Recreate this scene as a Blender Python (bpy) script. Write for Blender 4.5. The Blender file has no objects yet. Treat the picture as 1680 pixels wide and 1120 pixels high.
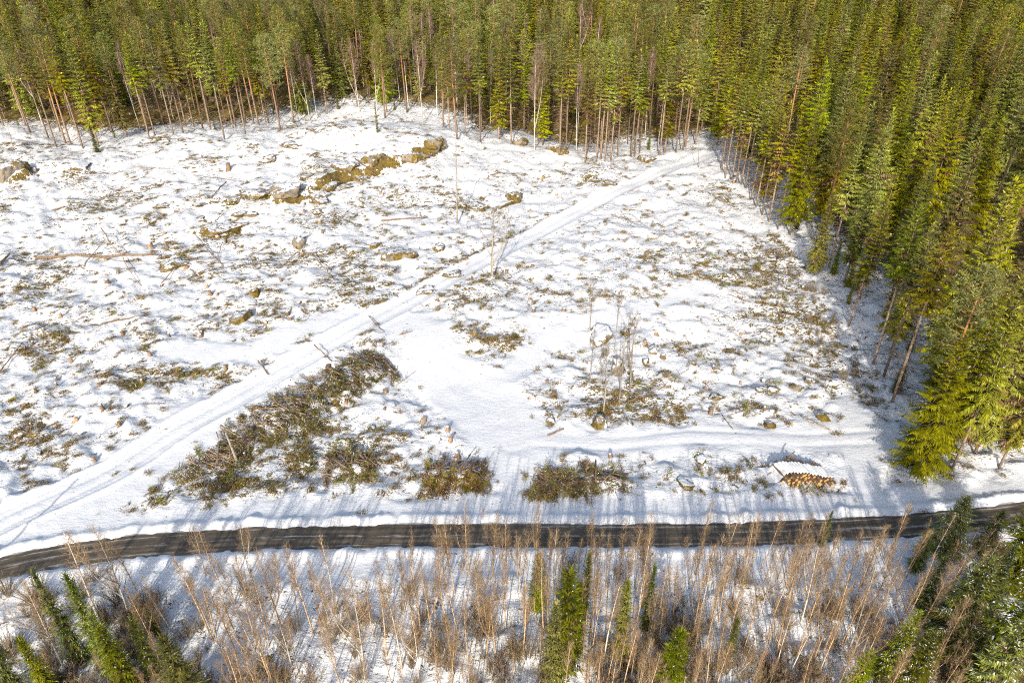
import bpy, math, random
import numpy as np
from mathutils import Vector

random.seed(7)
rng = np.random.default_rng(11)
SC = bpy.context.scene
COL = SC.collection
R = math.radians

# ------------------------------------------------------------------ camera, sky, sun, exposure
CAM_H, PITCH, FPX = 45.0, R(31.3), 1120.0          # drone height, tilt below the horizon, focal length in photo pixels
cam = bpy.data.cameras.new('camera'); camo = bpy.data.objects.new('camera', cam); COL.objects.link(camo)
camo.location = (0, 0, CAM_H); camo.rotation_euler = (math.pi/2 - PITCH, 0, 0)
cam.sensor_width = 36; cam.lens = 24; cam.clip_start = 0.5; cam.clip_end = 6000
SC.camera = camo
SUN_EL, SUN_AZ = R(25), R(8.5)                     # the light travels towards +Y, a little to +X
w = bpy.data.worlds.new('World'); SC.world = w; w.use_nodes = True
nt = w.node_tree
sky = nt.nodes.new('ShaderNodeTexSky'); sky.sky_type = 'NISHITA'; sky.sun_disc = False
sky.sun_elevation = SUN_EL; sky.sun_rotation = math.pi + SUN_AZ; sky.altitude = 200; sky.dust_density = 2.5; sky.ozone_density = .6
bg = nt.nodes['Background']; bg.inputs['Strength'].default_value = 0.15
nt.links.new(sky.outputs[0], bg.inputs['Color'])
sl = bpy.data.lights.new('sun', 'SUN'); sl.energy = 3.1; sl.angle = R(0.55); sl.color = (1.0, 0.945, 0.85)
so = bpy.data.objects.new('sun', sl); COL.objects.link(so)
so.rotation_euler = Vector((math.cos(SUN_EL)*math.sin(SUN_AZ), math.cos(SUN_EL)*math.cos(SUN_AZ), -math.sin(SUN_EL))).to_track_quat('-Z', 'Y').to_euler()
SC.view_settings.view_transform = 'Standard'; SC.view_settings.look = 'None'
SC.view_settings.exposure = 0.88; SC.view_settings.gamma = 1; SC.cycles.use_denoising = False; SC.cycles.filter_width = 1.1; SC.view_settings.use_curve_mapping = False

# ------------------------------------------------------------------ noise and terrain
def _hash(ix, iy, s):
    n = (ix*374761393 + iy*668265263 + s*1442695041) & 0xffffffff
    n = ((n ^ (n >> 13))*1274126177) & 0xffffffff
    return ((n ^ (n >> 16)) & 0xffff)/65535.0
def vnoise(x, y, s):
    x = np.asarray(x, float); y = np.asarray(y, float)
    fx, fy = np.floor(x), np.floor(y); ix, iy = fx.astype(np.int64), fy.astype(np.int64)
    u, v = x-fx, y-fy; u = u*u*(3-2*u); v = v*v*(3-2*v)
    a, b, c, d = _hash(ix, iy, s), _hash(ix+1, iy, s), _hash(ix, iy+1, s), _hash(ix+1, iy+1, s)
    return (a*(1-u)+b*u)*(1-v)+(c*(1-u)+d*u)*v - 0.5
def sstep(a, b, x):
    t = np.clip((np.asarray(x, float)-a)/(b-a), 0, 1); return t*t*(3-2*t)
def gauss(x, y, cx, cy, sx, sy, rot=0.0):
    c, s = math.cos(rot), math.sin(rot); dx, dy = x-cx, y-cy
    return np.exp(-(((dx*c+dy*s)/sx)**2+((-dx*s+dy*c)/sy)**2))
def base(x, y):
    x = np.asarray(x, float); y = np.asarray(y, float)
    yy = np.clip(y, -50, 320)
    z = 0.052*np.maximum(0, yy-62)*sstep(55, 80, yy) - 0.05*np.maximum(0, 37-yy)
    z = z + 0.03*np.maximum(0, yy-165)
    z = z + 4.6*gauss(x, y, -30, 143, 26, 15) + 1.6*gauss(x, y, -75, 140, 30, 14) + 1.2*gauss(x, y, -44, 118, 20, 8, .25)
    z = z - 1.6*gauss(x, y, 20, 170, 30, 22) - 1.0*gauss(x, y, -70, 166, 40, 9)
    far = sstep(50, 75, y)
    z = z + far*(1.5*vnoise(x/19, y/19, 3) + 0.7*vnoise(x/8, y/8, 4)) + sstep(120, 135, y)*0.9*vnoise(x/6, y/6, 12)
    return z
_c, _s = math.cos(PITCH), math.sin(PITCH)
def ray(px, py):
    d = np.array([px-840.0, FPX*_c+(560-py)*_s, -FPX*_s+(560-py)*_c]); return d/np.linalg.norm(d)
def project(x, y, z):
    dz = z-CAM_H; fwd = y*_c-dz*_s; up = y*_s+dz*_c
    fwd = np.where(fwd < 1, 1, fwd)
    return 840+FPX*x/fwd, 560-FPX*up/fwd, fwd
_T = np.concatenate([np.arange(30, 120, .25), np.arange(120, 520, .6)])
def ground_at(px, py, fn=base):
    """the world point of the ground that a line of sight meets"""
    d = ray(px, py); P = d[None, :]*_T[:, None]; P[:, 2] += CAM_H
    below = np.nonzero(P[:, 2] < fn(P[:, 0], P[:, 1]))[0]
    i = below[0] if len(below) else len(_T)-1
    return P[i, 0], P[i, 1]
def line_w(pts): return np.array([ground_at(*p) for p in pts])
def smooth(P, n=6):
    out = []
    Q = np.vstack([2*P[0]-P[1], P, 2*P[-1]-P[-2]])
    for i in range(1, len(Q)-2):
        for t in np.linspace(0, 1, n, endpoint=False):
            a, b, c, d = Q[i-1:i+3]
            out.append(.5*((2*b)+(c-a)*t+(2*a-5*b+4*c-d)*t*t+(3*b-a-3*c+d)*t**3))
    out.append(P[-1]); return np.array(out)
def dist_line(x, y, L):
    """distance to a polyline, signed by side, and the length along it"""
    x = np.asarray(x, float); y = np.asarray(y, float)
    if x.size <= 64:
        xs, ys = x.ravel(), y.ravel(); A = L[:-1]; D = L[1:]-A; l2 = np.maximum((D**2).sum(1), 1e-9); l = np.sqrt(l2)
        t = np.clip(((xs[:, None]-A[:, 0])*D[:, 0]+(ys[:, None]-A[:, 1])*D[:, 1])/l2, 0, 1)
        qx, qy = xs[:, None]-A[:, 0]-t*D[:, 0], ys[:, None]-A[:, 1]-t*D[:, 1]; r = np.hypot(qx, qy); j = r.argmin(1); k = np.arange(len(xs))
        acc = np.concatenate([[0], np.cumsum(l)[:-1]])
        return r[k, j].reshape(x.shape), np.sign(D[j, 0]*qy[k, j]-D[j, 1]*qx[k, j]).reshape(x.shape), (acc[j]+t[k, j]*l[j]).reshape(x.shape)
    best = np.full(x.shape, 1e9); sgn = np.zeros(x.shape); al = np.zeros(x.shape); acc = 0.0
    for a, b in zip(L[:-1], L[1:]):
        d = b-a; l = math.hypot(*d)
        if l < 1e-6: continue
        t = np.clip(((x-a[0])*d[0]+(y-a[1])*d[1])/l/l, 0, 1)
        qx, qy = x-a[0]-t*d[0], y-a[1]-t*d[1]; r = np.hypot(qx, qy); m = r < best
        best = np.where(m, r, best); sgn = np.where(m, np.sign(d[0]*qy-d[1]*qx), sgn); al = np.where(m, acc+t*l, al); acc += l
    return best, sgn, al

road_n = [(-420,1050),(-150,950),(0,912),(100,894),(200,881),(300,872),(400,866),(500,862),(650,859),(850,859),(1000,860),(1100,860),(1250,857),(1400,850),(1500,845),(1600,836),(1680,827),(1800,808),(2000,775)]
road_s = [(-420,1110),(-150,996),(0,955),(100,935),(200,920),(300,912),(400,907),(500,904),(650,902),(850,900),(1000,899),(1100,898),(1250,895),(1400,887),(1500,881),(1600,870),(1680,859),(1800,838),(2000,803)]
RN, RS = smooth(line_w(road_n), 14), smooth(line_w(road_s), 14)
RC = (RN+RS)/2; RCD = RC[::4]; RHW = float(np.mean(np.hypot(*(RN-RS).T)))/2 - .08
TRACK = smooth(line_w([(-130,915),(-60,885),(0,858),(60,830),(130,800),(200,765),(300,700),(400,648),(470,603),(560,552),(640,510),(720,466),(790,430),(850,400),(930,357),(1000,320),(1070,290),(1160,256),(1230,232)]), 4)
SMOOTH = [(TRACK, 1.8), ]
for pts, hw in (([(625,520),(700,540),(690,590),(735,640),(790,690),(835,740),(865,790),(880,830)], 2.1),
                ([(690,560),(760,600),(830,620),(880,575),(950,530),(1050,510),(1150,470)], .6),
                ([(840,730),(900,722),(1000,727),(1150,716),(1300,722),(1445,715)], 1.2),
                ([(300,572),(400,578),(480,545),(560,522)], 1.3),
                ([(130,830),(200,790),(290,720),(320,690)], 3.0),
                ([(845,690),(790,640)], 2.2),
                ([(1390,660),(1405,720),(1412,790)], .9)):
    SMOOTH.append((smooth(line_w(pts), 4), hw))
LEDGES = [(smooth(line_w([(395,318),(430,328),(475,333),(520,318),(560,300),(610,284),(650,270),(700,253),(738,240)]), 4), 1.7),
          (smooth(line_w([(318,380),(345,388),(375,384),(402,374)]), 4), .9), (smooth(line_w([(612,420),(640,428),(668,424),(690,416)]), 4), .6), (smooth(line_w([(-40,305),(20,300),(60,288)]), 4), 1.3),
          (smooth(line_w([(765,350),(800,352),(832,342),(862,326)]), 4), .5), (smooth(line_w([(100,282),(130,288),(150,280)]), 4), .9)]
def ledge(x, y):
    """height gained above each rock step, and how much bare rock shows on its face"""
    z = np.zeros(np.shape(x)); m = np.zeros(np.shape(x))
    for L, h in LEDGES:
        d, s, al = dist_line(x, y, L); tot = float(np.sum(np.hypot(*np.diff(L, axis=0).T)))
        sd = d*s+1.3*vnoise(np.asarray(x)/2.4, np.asarray(y)/2.4, 81)+.5*vnoise(np.asarray(x)/.9, np.asarray(y)/.9, 82)
        end = sstep(0, .12*tot, al)*sstep(0, .12*tot, tot-al)*(d < 30)*(.75+.9*vnoise(al/4.5, 0*al, 83))
        z = z + h*end*sstep(-.55, .55, sd)*(1-sstep(1.5, 11, sd))
        m = np.maximum(m, end*np.exp(-((sd+.05)/(.55+.28*h))**2)*1.25)
    return z, np.clip(m, 0, 1)
def smooth_mask(x, y):
    m = np.zeros(np.shape(x)); wob = 0.9*vnoise(np.asarray(x)/2.2, np.asarray(y)/2.2, 21)
    for i, (L, hw) in enumerate(SMOOTH):
        d, _, _ = dist_line(x, y, L); f = .5 if i == 0 else 1.6
        m = np.maximum(m, 1-sstep(hw, hw+f+.3, d+wob*(.35 if i == 0 else 1.6)))
    d, s, _ = dist_line(x, y, RCD)
    return np.maximum(m, (1-sstep(RHW+2.4, RHW+4, d+1.3*wob))*np.where(s > 0, 1, .8))
def height(x, y):
    x = np.asarray(x, float); y = np.asarray(y, float)
    z = base(x, y)+ledge(x, y)[0]; sm = smooth_mask(x, y); near = (y < 260)
    rough = (1-.88*sm)*near
    z = z + rough*(.80*vnoise(x/3.1, y/2.6, 5)+.55*vnoise(x/1.35, y/1.1, 6)+.26*vnoise(x/.6, y/.55, 7))
    # packed snow track with two wheel ruts
    d, s, al = dist_line(x, y, TRACK); sd = d*s+.12*np.sin(al*.31)
    k = 1-sstep(1.5, 2.1, d)
    z = z - k*(.16+.13*np.exp(-((np.abs(sd)-.72)/.2)**2)) + .2*np.exp(-((d-2.1)/.4)**2)
    z = z - .5*sstep(1.8, 2.3, d)*(1-sstep(2.6, 4.2, d))*(s < 0)*0
    # double ruts of the machine trail behind the log pile
    d3, _, _ = dist_line(x, y, SMOOTH[3][0]); z = z - .13*np.exp(-((d3-.95+.5*vnoise(x/2.1, y/2.1, 61))/.33)**2)*(.6+1.2*vnoise(x/3.3, y/3.3, 62))
    # road bed and ploughed banks
    d, s, al = dist_line(x, y, RCD); d = d+.34*vnoise(al/1.7, s*5., 15)+.22*vnoise(al/.6, s*5., 16)
    bank = .42*np.exp(-((d-RHW-.6)/.5)**2)*(.75+.9*vnoise(al/1.1, s*3., 8)+.5*vnoise(al/.4, s*3., 9))
    z = z*sstep(RHW+.2, RHW+3, d)+bank
    z = np.where(d < RHW+.15, np.minimum(z, -.08+1.2*np.maximum(0, d-RHW+.12)), z)
    return z
def hz(x, y): return float(height(np.array([x]), np.array([y]))[0])
def at(px, py): return ground_at(px, py)
def top_height(px, py, tx, ty):
    """height of an upright thing whose foot and top are seen at these places"""
    x, y = at(px, py); d = ray(tx, ty); return CAM_H+d[2]/d[1]*y-float(base(x, y))

# vegetation showing through the snow: soft spots (photo place, size, amount)
SPOTS = [(300,610,190,75,.62),(60,610,90,80,.5),(430,640,80,45,.35),(150,690,150,40,.25),(120,480,260,90,.18),(250,300,260,70,.30),(60,330,110,80,.15),
  (340,420,160,60,.2),(480,360,120,50,.3),(640,370,110,50,.35),(700,430,120,45,.38),(560,440,110,50,.3),(470,470,90,40,.25),
  (830,530,105,66,.68),(800,480,70,25,.3),(860,310,120,50,.2),(780,330,60,30,.35),(960,290,80,30,.25),
  (1150,360,90,50,.22),(1200,330,50,40,.3),(1250,395,55,40,.75),(1230,480,90,60,.4),(1310,470,60,60,.6),(1330,520,45,60,.7),(1370,590,35,60,.55),(1100,430,90,50,.18),
  (1040,390,90,50,.20),(1150,540,120,60,.2),(690,640,35,60,.5),(1100,470,120,40,.2),(990,620,90,75,.42),(950,690,80,35,.6),(1050,680,60,35,.6),(1120,690,60,30,.35),(1220,650,60,25,.45),(1300,640,60,22,.5),(1290,690,70,25,.42),(1360,690,40,25,.4),
  (1180,560,60,60,.15),(300,775,90,40,.6),(400,790,60,35,.45),(560,760,90,45,.4),(470,700,120,70,.35),(660,690,50,70,.3),(630,780,70,40,.35),(740,790,70,30,.6),(940,795,95,30,.65),
  (60,800,70,40,.35),(120,215,150,20,.4),(600,210,110,20,.15),(1180,775,150,35,.12),(1380,800,80,20,.25),(1440,760,40,40,.4),(20,760,40,60,.3),
  (180,560,150,40,.25),(700,300,90,40,.15)]
def veg_density(x, y, z=None):
    z = base(x, y) if z is None else z
    px, py, f = project(x, y, z)
    v = .17+.12*sstep(900, 500, px)
    for cx, cy, rx, ry, a in SPOTS: v = v + .58*a*np.exp(-(((px-cx)/rx)**2+((py-cy)/ry)**2))
    d, s, al = dist_line(x, y, TRACK)        # brown bank on the far side of the track
    v = v + .75*np.exp(-((d-2.6)/.8)**2)*(s > 0)*sstep(540, 640, px)*(1-sstep(880, 960, px))
    v = v*np.clip(.85+2.3*vnoise(np.asarray(x)/7.5, np.asarray(y)/6.0, 91)+1.2*vnoise(np.asarray(x)/3.0, np.asarray(y)/2.4, 92), .12, 2.0)
    v = v + .9*np.exp(-((d-2.5)/.6)**2)*(s > 0)*sstep(560, 660, px)*(1-sstep(900, 1000, px))
    v = v*(1-.97*smooth_mask(x, y))
    v = np.where(y < 40, .32*sstep(RHW+2, RHW+5, dist_line(x, y, RCD)[0]), v)
    return np.clip(v, 0, .85)

# ------------------------------------------------------------------ forest outline (photo places turned into ground)
EDGE_TOP = [(-420,235),(-150,222),(0,212),(50,226),(100,236),(165,232),(240,222),(300,214),(360,220),(410,214),(460,206),(520,194),(580,189),(620,189),(700,200),(750,226),(840,233),(880,242),(960,258),(1000,258),(1050,250),(1110,248),(1165,240)]
EDGE_RIGHT = [(1165,240),(1180,275),(1205,300),(1228,318),(1250,352),(1290,400),(1345,452),(1392,535),(1432,598),(1462,662),(1478,730),(1500,778),(1560,772),(1620,764),(1700,752),(1900,725),(2300,650)]
FOREST = np.vstack([line_w(EDGE_TOP), line_w(EDGE_RIGHT)[1:], [(330,70),(330,420),(-330,420),(-330,180)]])
def inside(x, y, P):
    x = np.asarray(x, float); y = np.asarray(y, float); r = np.zeros(x.shape, bool)
    for a, b in zip(P, np.roll(P, -1, 0)):
        c = ((a[1] > y) != (b[1] > y)) & (x < (b[0]-a[0])*(y-a[1])/((b[1]-a[1]) or 1e-9)+a[0]); r ^= c
    return r
FEDGE = FOREST[:len(EDGE_TOP)+len(EDGE_RIGHT)-1]

# ------------------------------------------------------------------ materials
def mat(name):
    m = bpy.data.materials.new(name); m.use_nodes = True
    n = m.node_tree.nodes; b = n['Principled BSDF']; b.inputs['Roughness'].default_value = .85
    b.inputs['Specular IOR Level'].default_value = .15
    return m, n, m.node_tree.links, b
def nd(n, t, **kw):
    k = n.new(t)
    for a, v in kw.items():
        if a.startswith('_'): k.inputs[int(a[1:])].default_value = v
        else: setattr(k, a, v)
    return k
def ramp(n, stops, interp='LINEAR'):
    r = n.new('ShaderNodeValToRGB'); e = r.color_ramp; e.interpolation = interp
    while len(e.elements) > 1: e.elements.remove(e.elements[-1])
    e.elements[0].position = stops[0][0]; e.elements[0].color = (*stops[0][1], 1)
    for p, c in stops[1:]:
        k = e.elements.new(p); k.color = (*c, 1)
    return r
def noise(n, l, vec, scale, detail=4, rough=.55):
    k = n.new('ShaderNodeTexNoise'); k.inputs['Scale'].default_value = scale; k.inputs['Detail'].default_value = detail; k.inputs['Roughness'].default_value = rough
    if vec is not None: l.new(vec, k.inputs['Vector'])
    return k.outputs['Fac']
def mth(n, l, op, a, b=None, c=None, clamp=False):
    k = n.new('ShaderNodeMath'); k.operation = op; k.use_clamp = clamp
    for i, v in enumerate((a, b, c)):
        if v is None: continue
        if isinstance(v, (int, float)): k.inputs[i].default_value = v
        else: l.new(v, k.inputs[i])
    return k.outputs[0]
def mixc(n, l, f, a, b, typ='MIX'):
    k = n.new('ShaderNodeMix'); k.data_type = 'RGBA'; k.blend_type = typ
    for s, v in ((0, f), (6, a), (7, b)):
        if isinstance(v, (int, float)): k.inputs[s].default_value = v
        elif isinstance(v, tuple): k.inputs[s].default_value = (*v, 1)
        else: l.new(v, k.inputs[s])
    return k.outputs[2]
SNOW = (.62, .618, .612)
def bump(n, l, h, b, strength, dist):
    k = n.new('ShaderNodeBump'); k.inputs['Strength'].default_value = strength; k.inputs['Distance'].default_value = dist
    l.new(h, k.inputs['Height']); l.new(k.outputs[0], b.inputs['Normal']); return k

def ground_material():
    m, n, l, b = mat('snowy_ground')
    tc = n.new('ShaderNodeTexCoord').outputs['Object']
    mp = nd(n, 'ShaderNodeMapping'); mp.inputs['Rotation'].default_value = (0, 0, R(-33)); mp.inputs['Scale'].default_value = (.62, 1.25, 1); l.new(tc, mp.inputs['Vector'])
    veg = nd(n, 'ShaderNodeAttribute', attribute_name='veg').outputs['Fac']
    trk = nd(n, 'ShaderNodeAttribute', attribute_name='track').outputs['Fac']
    n1 = noise(n, l, mp.outputs[0], 1.0, 9, .70); n2 = noise(n, l, mp.outputs[0], 5.0, 5, .65)
    s = mth(n, l, 'ADD', mth(n, l, 'MULTIPLY', n1, .52), mth(n, l, 'MULTIPLY', n2, .48))
    thr = mth(n, l, 'MULTIPLY_ADD', veg, -.125, .612)
    mask = mth(n, l, 'DIVIDE', mth(n, l, 'SUBTRACT', s, thr), .022, clamp=True)
    vc = ramp(n, [(.30, (.035, .024, .010)), (.42, (.12, .068, .02)), (.5, (.125, .098, .015)), (.58, (.21, .13, .03)), (.68, (.17, .13, .014)), (.8, (.30, .21, .09))])
    l.new(noise(n, l, tc, 1.9, 5, .7), vc.inputs[0])
    # packed snow is a little greyer and carries dirt and grit
    grit = mth(n, l, 'MULTIPLY', trk, mth(n, l, 'SUBTRACT', noise(n, l, tc, 2.4, 6, .75), .42, clamp=True))
    snow = mixc(n, l, mth(n, l, 'MULTIPLY', grit, 3.0, clamp=True), SNOW, (.60, .595, .59))
    rk = nd(n, 'ShaderNodeAttribute', attribute_name='rock').outputs['Fac']
    rmask = mth(n, l, 'DIVIDE', mth(n, l, 'SUBTRACT', mth(n, l, 'ADD', mth(n, l, 'MULTIPLY', rk, .75), mth(n, l, 'MULTIPLY_ADD', noise(n, l, tc, .8, 7, .7), 2.2, -1.1)), .45), .05, clamp=True)
    rc = ramp(n, [(.30, (.03, .02, .010)), (.42, (.105, .068, .018)), (.50, (.19, .135, .022)), (.56, (.085, .055, .025)), (.66, (.21, .17, .12))]); l.new(noise(n, l, tc, 1.1, 8, .72), rc.inputs[0])
    veg_c = mixc(n, l, mask, snow, vc.outputs[0])
    l.new(mixc(n, l, rmask, veg_c, rc.outputs[0]), b.inputs['Base Color'])
    hgt = mth(n, l, 'MULTIPLY_ADD', mask, -.55, mth(n, l, 'ADD', noise(n, l, mp.outputs[0], 2.2, 6, .62), mth(n, l, 'MULTIPLY', noise(n, l, tc, 9, 4, .6), .35)))
    l.new(mth(n, l, 'MULTIPLY_ADD', mask, .25, .6), b.inputs['Roughness'])
    k = bump(n, l, hgt, b, .75, .24)
    l.new(mth(n, l, 'MULTIPLY_ADD', trk, -.5, .85), k.inputs['Strength'])
    return m
def snow_material():
    m, n, l, b = mat('snow'); tc = n.new('ShaderNodeTexCoord').outputs['Object']
    b.inputs['Base Color'].default_value = (*SNOW, 1); b.inputs['Roughness'].default_value = .6
    bump(n, l, noise(n, l, tc, 4, 5), b, .4, .1); return m
def road_material():
    m, n, l, b = mat('wet_gravel_road')
    u = nd(n, 'ShaderNodeAttribute', attribute_name='across').outputs['Fac']; v = nd(n, 'ShaderNodeAttribute', attribute_name='along').outputs['Fac']
    cmb = n.new('ShaderNodeCombineXYZ'); l.new(u, cmb.inputs[0]); l.new(mth(n, l, 'MULTIPLY', v, .018), cmb.inputs[1])
    str1 = noise(n, l, cmb.outputs[0], 4.0, 5, .6); tc = n.new('ShaderNodeTexCoord').outputs['Object']
    cmb2 = n.new('ShaderNodeCombineXYZ'); l.new(mth(n, l, 'MULTIPLY', u, 1.4), cmb2.inputs[0]); l.new(mth(n, l, 'MULTIPLY', v, .22), cmb2.inputs[1])
    n2 = noise(n, l, cmb2.outputs[0], 2.5, 7, .7)
    dry = ramp(n, [(.34, (.026, .020, .014)), (.5, (.080, .062, .042)), (.66, (.165, .132, .093))]); l.new(mth(n, l, 'MULTIPLY_ADD', str1, .6, mth(n, l, 'MULTIPLY', n2, .4)), dry.inputs[0])
    # ice and packed snow left between and beside the wheel tracks
    au = mth(n, l, 'ABSOLUTE', u)
    prof = ramp(n, [(0, (.40,)*3), (.12, (.30,)*3), (.24, (.02,)*3), (.50, (.0,)*3), (.60, (.38,)*3), (.68, (.36,)*3), (.78, (.06,)*3), (.86, (.3,)*3), (.94, (.95,)*3)]); l.new(au, prof.inputs[0])
    ice = mth(n, l, 'ADD', prof.outputs[0], mth(n, l, 'MULTIPLY_ADD', mth(n, l, 'ADD', n2, str1), 1.5, -1.5))
    icem = mth(n, l, 'DIVIDE', mth(n, l, 'SUBTRACT', ice, .36), .5, clamp=True)
    l.new(mixc(n, l, icem, dry.outputs[0], (.44, .42, .385)), b.inputs['Base Color'])
    wet = ramp(n, [(.42, (.5,)*3), (.6, (.85,)*3)]); l.new(n2, wet.inputs[0]); l.new(wet.outputs[0], b.inputs['Roughness'])
    b.inputs['Specular IOR Level'].default_value = .3
    bump(n, l, noise(n, l, tc, 14, 4), b, .4, .03); return m
def needle_material(name, stops, hue=.06):
    m, n, l, b = mat(name)
    isl = n.new('ShaderNodeNewGeometry').outputs['Random Per Island']
    r = ramp(n, stops); l.new(isl, r.inputs[0])
    oi = n.new('ShaderNodeObjectInfo').outputs['Random']
    tc = n.new('ShaderNodeTexCoord').outputs['Object']          # clumps of darker and lighter needles
    cl = ramp(n, [(.36, (.62, .60, .60)), (.50, (1, 1, 1)), (.64, (1.32, 1.26, 1.1))]); l.new(noise(n, l, tc, .95, 3, .6), cl.inputs[0])
    hs = n.new('ShaderNodeHueSaturation'); l.new(mixc(n, l, 1.0, r.outputs[0], cl.outputs[0], 'MULTIPLY'), hs.inputs['Color'])
    l.new(mth(n, l, 'MULTIPLY_ADD', oi, hue, .5-hue*.5), hs.inputs['Hue'])
    o2 = mth(n, l, 'FRACT', mth(n, l, 'MULTIPLY', oi, 7.31)); o3 = mth(n, l, 'FRACT', mth(n, l, 'MULTIPLY', oi, 13.7))
    l.new(mth(n, l, 'MULTIPLY_ADD', o2, .85, .58), hs.inputs['Value']); l.new(mth(n, l, 'MULTIPLY_ADD', o3, .3, .82), hs.inputs['Saturation'])
    l.new(hs.outputs[0], b.inputs['Base Color']); b.inputs['Roughness'].default_value = .75
    t = n.new('ShaderNodeBsdfTranslucent'); l.new(hs.outputs[0], t.inputs['Color'])
    mx = n.new('ShaderNodeMixShader'); mx.inputs[0].default_value = .12; l.new(b.outputs[0], mx.inputs[1]); l.new(t.outputs[0], mx.inputs[2])
    l.new(mx.outputs[0], n['Material Output'].inputs['Surface']); return m
def bark_material(name, stops, scale=(3, 3, .7), top=None, bands=False):
    m, n, l, b = mat(name); tc = n.new('ShaderNodeTexCoord').outputs['Object']
    mp = nd(n, 'ShaderNodeMapping'); mp.inputs['Scale'].default_value = scale; l.new(tc, mp.inputs['Vector'])
    r = ramp(n, stops); l.new(noise(n, l, mp.outputs[0], 3.2, 5, .65), r.inputs[0]); c = r.outputs[0]
    if top:
        sx = n.new('ShaderNodeSeparateXYZ'); l.new(tc, sx.inputs[0])
        c = mixc(n, l, mth(n, l, 'DIVIDE', mth(n, l, 'SUBTRACT', sx.outputs[2], 5.0), 6.0, clamp=True), c, top)
    hs = n.new('ShaderNodeHueSaturation'); l.new(c, hs.inputs['Color']); l.new(mth(n, l, 'MULTIPLY_ADD', n.new('ShaderNodeObjectInfo').outputs['Random'], .7, .62), hs.inputs['Value'])
    l.new(hs.outputs[0], b.inputs['Base Color']); bump(n, l, noise(n, l, mp.outputs[0], 8, 4), b, .5, .04); return m
def twig_material(name, stops):
    m, n, l, b = mat(name); r = ramp(n, stops); l.new(n.new('ShaderNodeNewGeometry').outputs['Random Per Island'], r.inputs[0]); l.new(r.outputs[0], b.inputs['Base Color']); return m
def rock_material(name, snow_t, moss=.5):
    m, n, l, b = mat(name); g = n.new('ShaderNodeNewGeometry'); pos = g.outputs['Position']
    rk = ramp(n, [(.3, (.10, .082, .062)), (.5, (.20, .168, .128)), (.7, (.29, .25, .20))]); l.new(noise(n, l, pos, 1.6, 8, .7), rk.inputs[0])
    ms = ramp(n, [(.34, (.05, .032, .012)), (.5, (.125, .085, .018)), (.66, (.20, .145, .025))]); l.new(noise(n, l, pos, 2.6, 6, .7), ms.inputs[0])
    mm = mth(n, l, 'DIVIDE', mth(n, l, 'SUBTRACT', noise(n, l, pos, .75, 6, .65), .62-.24*moss), .05, clamp=True)
    c = mixc(n, l, mm, rk.outputs[0], ms.outputs[0])
    sx = n.new('ShaderNodeSeparateXYZ'); l.new(g.outputs['Normal'], sx.inputs[0])
    up = mth(n, l, 'ADD', sx.outputs[2], mth(n, l, 'MULTIPLY_ADD', noise(n, l, pos, 1.5, 7, .68), 1.5, -.75))
    sm = mth(n, l, 'DIVIDE', mth(n, l, 'SUBTRACT', up, snow_t), .06, clamp=True)
    l.new(mixc(n, l, sm, c, SNOW), b.inputs['Base Color'])
    bump(n, l, mth(n, l, 'ADD', noise(n, l, pos, 5, 7, .7), mth(n, l, 'MULTIPLY', sm, .4)), b, .8, .12); return m
def plain(name, c, rough=.8):
    m, n, l, b = mat(name); b.inputs['Base Color'].default_value = (*c, 1); b.inputs['Roughness'].default_value = rough; return m
M = {}
M['ground'] = ground_material(); M['snow'] = snow_material(); M['road'] = road_material()
M['spruce'] = needle_material('spruce_needles', [(0, (.15, .158, .005)), (.35, (.21, .214, .006)), (.7, (.26, .252, .009)), (1, (.31, .285, .02))], .068)
M['spruce_bright'] = needle_material('young_spruce_needles', [(0, (.075, .092, .006)), (.4, (.135, .152, .008)), (1, (.21, .205, .02))], .05)
M['pine'] = needle_material('pine_needles', [(0, (.12, .135, .028)), (.5, (.18, .195, .042)), (1, (.25, .25, .07))], .04)
M['dead_needle'] = needle_material('browned_needles', [(0, (.06, .035, .016)), (.5, (.17, .10, .04)), (1, (.29, .19, .08))], .03)
M['spruce_bark'] = bark_material('spruce_bark', [(.3, (.10, .072, .05)), (.5, (.23, .165, .115)), (.7, (.35, .265, .19))])
M['pine_bark'] = bark_material('pine_bark', [(.3, (.10, .07, .05)), (.5, (.22, .15, .10)), (.7, (.33, .24, .17))], top=(.34, .17, .08))
M['birch_bark'] = bark_material('birch_bark', [(.30, (.08, .065, .05)), (.42, (.45, .40, .33)), (.6, (.62, .57, .49))], scale=(1.2, 1.2, 2.4))
M['young_bark'] = bark_material('young_birch_bark', [(.28, (.15, .085, .045)), (.5, (.42, .28, .155)), (.7, (.60, .47, .33))], scale=(1, 1, 1.2))
M['grey_bark'] = bark_material('grey_bark', [(.3, (.12, .10, .075)), (.5, (.25, .21, .16)), (.7, (.36, .31, .25))])
M['log_bark'] = bark_material('weathered_log_bark', [(.3, (.10, .062, .038)), (.5, (.22, .145, .088)), (.7, (.35, .25, .165))])
M['cut_wood'] = bark_material('cut_wood', [(.3, (.26, .12, .04)), (.5, (.45, .25, .09)), (.7, (.58, .38, .18))], scale=(2, 2, 2))
M['cut_stick'] = bark_material('pale_sticks', [(.3, (.16, .10, .06)), (.5, (.34, .235, .145)), (.7, (.50, .38, .26))])
M['inner_twig_shade'] = twig_material('dark_twig_crown_shade', [(0, (.022, .016, .010)), (.6, (.045, .033, .021)), (1, (.085, .062, .04))])  # inner twigs; the shade inside the crown is put into this dark colour
M['pile_bark'] = bark_material('dark_log_bark', [(.3, (.06, .038, .022)), (.5, (.14, .088, .05)), (.7, (.24, .165, .10))])
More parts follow.
